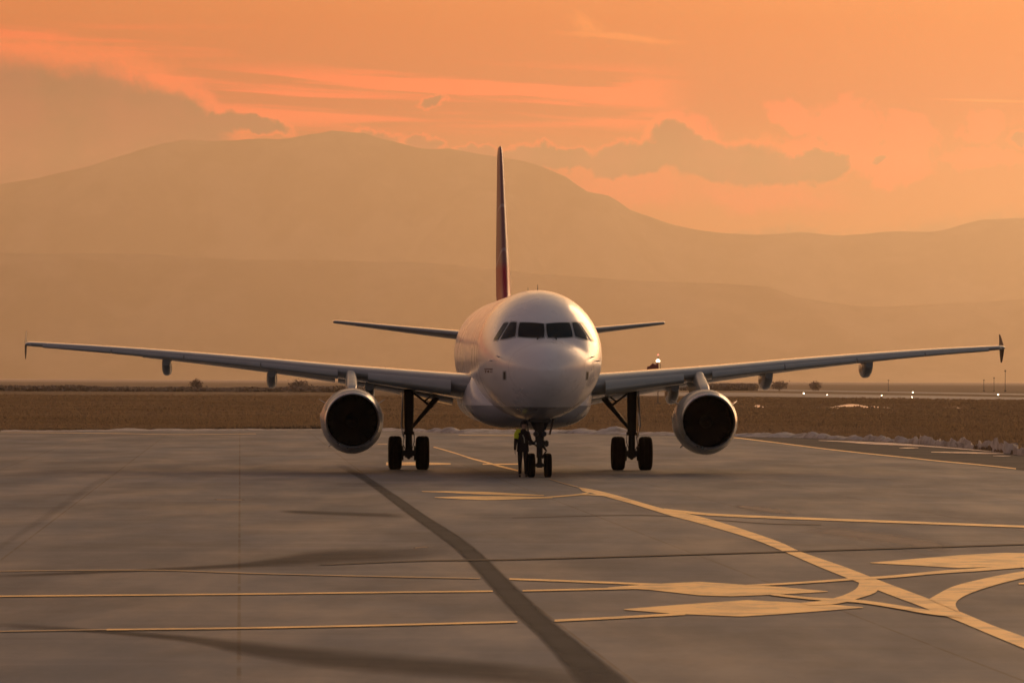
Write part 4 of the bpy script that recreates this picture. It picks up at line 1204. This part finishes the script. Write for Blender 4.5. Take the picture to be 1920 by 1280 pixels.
# ------------------------------------------------------------------ mountains
m = mat('hill_slopes', (0.12, 0.10, 0.08), 0.95, spec=0.05); b = bsdf(m)
v = coords(); link(mixc(sstep(enoise(v, 0.002, 6, 0.6), 0.4, 0.65), (0.07, 0.055, 0.045), (0.17, 0.14, 0.12)), b.inputs['Base Color'])
M['hill'] = m
def ridge(name, prof, D, depth, nx, nd, seed, rough):
    prof = [(p[0], p[1]) for p in prof]; vs = []; fs = []
    p0, p1 = prof[0][0], prof[-1][0]
    for i in range(nx + 1):
        px = p0 + (p1 - p0) * i / nx
        py = interp(prof, px)[0]
        H = (712 - py) / FPX * D + CAMH
        for j in range(nd + 1):
            u = j / nd * 2 - 1                      # -1 front foot, 0 crest, 1 back foot
            Y_ = D + u * depth
            x = (px - 960) / FPX * D
            e = (1 - abs(u)) if u < 0 else (1 - u)
            e = 0.5 * e + 0.5 * (0.5 - 0.5 * cos(pi * e))
            sp = abs(noise.noise(Vector((x * 0.0010, u * 0.7, seed)))) * 2 - 0.5
            nz = noise.fractal(Vector((x * 0.0012, Y_ * 0.0012, seed)), 1.0, 2.0, 6)
            crest = 1 - min(1, abs(u) * 3)
            z = H * e * (1 + (1 - crest) * 0.5 * sp) + nz * rough * H * (0.45 + 1.2 * (1 - crest)) * (e + 0.02) - 6 * (1 - e)
            vs.append((x, Y_, z))
    for i in range(nx):
        for j in range(nd):
            a = i * (nd + 1) + j; fs.append((a, a + nd + 1, a + nd + 2, a + 1))
    mb = MB(); mb.add(vs, fs); return tag(mb.build(name, M['hill'], angle=80), kind='structure')
MT = [(-5200, 690), (-3000, 600), (-1800, 520), (-900, 470), (-300, 400), (0, 352), (100, 330), (180, 316), (280, 289), (370, 273), (450, 265), (520, 262), (575, 251), (625, 243), (655, 251), (700, 256), (760, 266), (830, 276), (880, 285), (930, 292), (1000, 310), (1060, 335), (1100, 362), (1140, 368), (1190, 395), (1260, 413), (1340, 427), (1420, 434), (1500, 429), (1580, 436), (1670, 427), (1750, 430), (1820, 416), (1920, 405), (2050, 400), (2500, 440), (3200, 560), (5200, 700)]
ridge('mountain', MT, 32000, 2000, 520, 60, 3.0, 0.08)
HL = [(-5600, 640), (-3000, 560), (-800, 490), (-200, 482), (0, 480), (200, 478), (400, 484), (600, 488), (760, 494), (960, 508), (1150, 518), (1350, 530), (1440, 536), (1500, 556), (1640, 572), (1800, 566), (2000, 556), (3000, 600), (5600, 690)]
ridge('hills', HL, 25500, 1200, 420, 40, 8.0, 0.07)

# ------------------------------------------------------------------ person at the nose gear
def person():
    D_ = 152.35
    base = Vector(((977.5 - 960) / FPX * D_, D_, 0))
    t = empty('person', tuple(base))
    tag(t, 'ground worker in dark clothes with a yellow-green sleeve standing at the nose wheels', 'person')
    # joints (local; x picture right, y away, z up)
    V = [(0.06, 0.02, 0.95, .125), (0.07, 0.02, 1.10, .13), (0.06, 0.0, 1.28, .155), (0.06, -0.01, 1.40, .12), (0.085, -0.01, 1.48, .058), (0.095, -0.01, 1.555, .055), (0.10, -0.015, 1.65, .092), (0.10, -0.02, 1.735, .075),
         # left arm in the picture, hanging
         (-0.10, -0.02, 1.39, .082), (-0.165, -0.03, 1.16, .062), (-0.185, -0.08, 0.90, .046), (-0.185, -0.10, 0.85, .034),
         # right arm reaching to the gear
         (0.225, 0.0, 1.37, .078), (0.29, -0.04, 1.15, .058), (0.40, -0.06, 1.06, .046), (0.45, -0.06, 1.06, .034),
         # legs
         (-0.02, 0.02, 0.88, .105), (-0.03, -0.01, 0.50, .070), (-0.03, 0.02, 0.11, .050), (-0.035, -0.10, 0.045, .045), (-0.035, -0.17, 0.035, .038),
         (0.14, 0.02, 0.88, .105), (0.155, -0.02, 0.50, .070), (0.16, 0.03, 0.11, .050), (0.17, -0.09, 0.045, .045), (0.175, -0.16, 0.035, .038)]
    Ed = [(0, 1), (1, 2), (2, 3), (3, 4), (4, 5), (5, 6), (6, 7), (3, 8), (8, 9), (9, 10), (10, 11), (3, 12), (12, 13), (13, 14), (14, 15), (0, 16), (16, 17), (17, 18), (18, 19), (19, 20), (0, 21), (21, 22), (22, 23), (23, 24), (24, 25)]
    # hands: palm + four fingers + thumb
    def hand(root, d, side, up):
        d = Vector(d).normalized(); s_ = Vector(side).normalized(); u_ = Vector(up).normalized()
        r0 = Vector(V[root][:3]); i0 = len(V)
        V.append((*(r0 + d * 0.055), .036)); Ed.append((root, i0))
        for k, L in enumerate((0.068, 0.078, 0.072, 0.055)):
            b_ = r0 + d * 0.085 + s_ * (0.030 - 0.020 * k)
            j = len(V)
            V.append((*b_, .0095)); V.append((*(b_ + d * L * 0.55 + u_ * 0.010), .0088)); V.append((*(b_ + d * L * 0.85 + u_ * 0.035), .0078))
            Ed.extend([(i0, j), (j, j + 1), (j + 1, j + 2)])
        j = len(V); b_ = r0 + d * 0.035 + s_ * 0.038
        V.append((*b_, .011)); V.append((*(b_ + d * 0.035 + s_ * 0.022 + u_ * 0.012), .0095)); Ed.extend([(i0, j), (j, j + 1)])
    hand(11, (0.0, -0.15, -1), (0, -1, 0), (1, 0, 0))
    hand(15, (1, 0.0, 0.05), (0, 0, 1), (0, 1, 0))
    me = bpy.data.meshes.new('person_body'); me.from_pydata([v_[:3] for v_ in V], Ed, [])
    o = bpy.data.objects.new('body', me); C.objects.link(o)
    o.modifiers.new('skin', 'SKIN'); s = o.modifiers.new('sub', 'SUBSURF'); s.levels = 2; s.render_levels = 2
    sk = me.skin_vertices[0].data
    for i, v_ in enumerate(V): sk[i].radius = (v_[3], v_[3] * (0.78 if i < 4 else 1.0)); sk[i].use_root = (i == 0)
    dg = bpy.context.evaluated_depsgraph_get(); dg.update()
    me2 = bpy.data.meshes.new_from_object(o.evaluated_get(dg)); o.modifiers.clear(); o.data = me2
    cloth = mat('dark_work_clothes', (0.012, 0.013, 0.017), 0.9, spec=0.2); skinm = mat('person_skin', (0.42, 0.26, 0.19), 0.55); glove = mat('pale_glove', (0.5, 0.46, 0.38), 0.8); boot = mat('black_boot', (0.012, 0.011, 0.01), 0.5)
    me2.materials.clear()
    for m__ in (cloth, skinm, glove, boot): me2.materials.append(m__)
    for p in me2.polygons:
        c = p.center; p.use_smooth = True
        p.material_index = 0
        if c.z > 1.52: p.material_index = 1
        elif c.x < -0.12 and c.z < 0.85 and c.z > 0.6: p.material_index = 2
        elif c.x > 0.44: p.material_index = 2
        elif c.z < 0.10: p.material_index = 3
    o.parent = t
    # head details: seen from behind, turned to the gear: woollen cap with ear defenders, nose on the far side
    m_ = MB(); rs = []
    for k in range(8):
        a = pi / 2 * k / 7
        rs.append([Vector((0.10 + 0.098 * cos(a) * cos(q), -0.015 + 0.112 * cos(a) * sin(q), 1.675 + 0.105 * sin(a))) for q in [2 * pi * j / 20 for j in range(20)]])
    m_.rings(rs, True, True); m_.tube([(0.10 + 0.1 * cos(q), -0.015 + 0.114 * sin(q), 1.678) for q in [2 * pi * j / 20 for j in range(21)]], 0.014, 6)
    m_.build('woollen_cap', mat('dark_cap', (0.015, 0.015, 0.02), 0.95), t)
    m_ = MB()
    for s2 in (-1, 1): m_.lathe([(-0.02, 0.005), (-0.02, 0.036), (0.015, 0.04), (0.022, 0.005)], (0.10 + s2 * 0.105, -0.015, 1.645), 'X', 16)
    m_.tube([(0.10 + 0.112 * cos(a), -0.015, 1.66 + 0.135 * sin(a)) for a in [pi * j / 12 for j in range(13)]], 0.009, 6)
    m_.build('ear_defenders', M['dark'], t)
    m_ = MB()
    m_.tube([(0.10, 0.075, 1.665), (0.10, 0.100, 1.64), (0.10, 0.078, 1.628)], [0.012, 0.017, 0.012], 8)
    m_.build('nose', skinm, t)
    for s2 in (-1, 1):
        m_ = MB(); m_.lathe([(0.0, 0.012), (0.008, 0.008), (0.010, 0.001)], (0.10 + s2 * 0.033, 0.068, 1.668), 'Y', 10)
        m_.build('eye', M['dark'], t)
    # hi-vis sleeve and vest strap at the near shoulder
    hv = mat('hi_vis_yellow', (0.66, 0.74, 0.03), 0.7); bsd = hv.node_tree.nodes['Principled BSDF']
    m_ = MB(); m_.tube([(-0.02, -0.02, 1.425), (-0.085, -0.022, 1.425), (-0.125, -0.025, 1.35), (-0.142, -0.03, 1.25), (-0.150, -0.032, 1.21)], [0.085, 0.100, 0.094, 0.082, 0.078], 18)
    m_.build('yellow_sleeve', hv, t)
    m_ = MB()
    m_.tube([(0.05, -0.17, 1.33), (0.10, -0.185, 1.22), (0.11, -0.175, 1.08)], [0.016, 0.018, 0.016], 6); m_.build('reflective_strap', mat('reflective_tape', (0.35, 0.36, 0.28), 0.4), t)
    # jacket hem
    m_ = MB(); m_.rings([[Vector((0.06 + (0.175 + dx) * cos(q), 0.01 + (0.135 + dx) * sin(q), z)) for q in [2 * pi * j / 24 for j in range(24)]] for z, dx in ((0.80, 0.018), (0.90, 0.012), (1.05, 0.0), (1.25, 0.012), (1.38, -0.02))], False, False)
    m_.build('jacket', cloth, t)
person()

# ------------------------------------------------------------------ haze
zt = 32000 * 470 / FPX + 45
m = bpy.data.materials.new('haze_air'); m.use_nodes = True
nt2 = m.node_tree; nt2.nodes.clear()
pv = nt2.nodes.new('ShaderNodeVolumePrincipled'); mo = nt2.nodes.new('ShaderNodeOutputMaterial')
pv.inputs['Color'].default_value = (1.0, 0.87, 0.70, 1)
pv.inputs['Density'].default_value = 3.2e-5
pv.inputs['Anisotropy'].default_value = 0.73
nt2.links.new(pv.outputs[0], mo.inputs['Volume'])
mb = MB(); mb.box((0, 17700, (zt - 1) / 2), (52000, 38400, zt + 1))
hz = mb.build('haze', m, smooth=False)
tag(hz, 'warm evening haze lying over the airfield and the mountains', 'haze', kind='stuff')
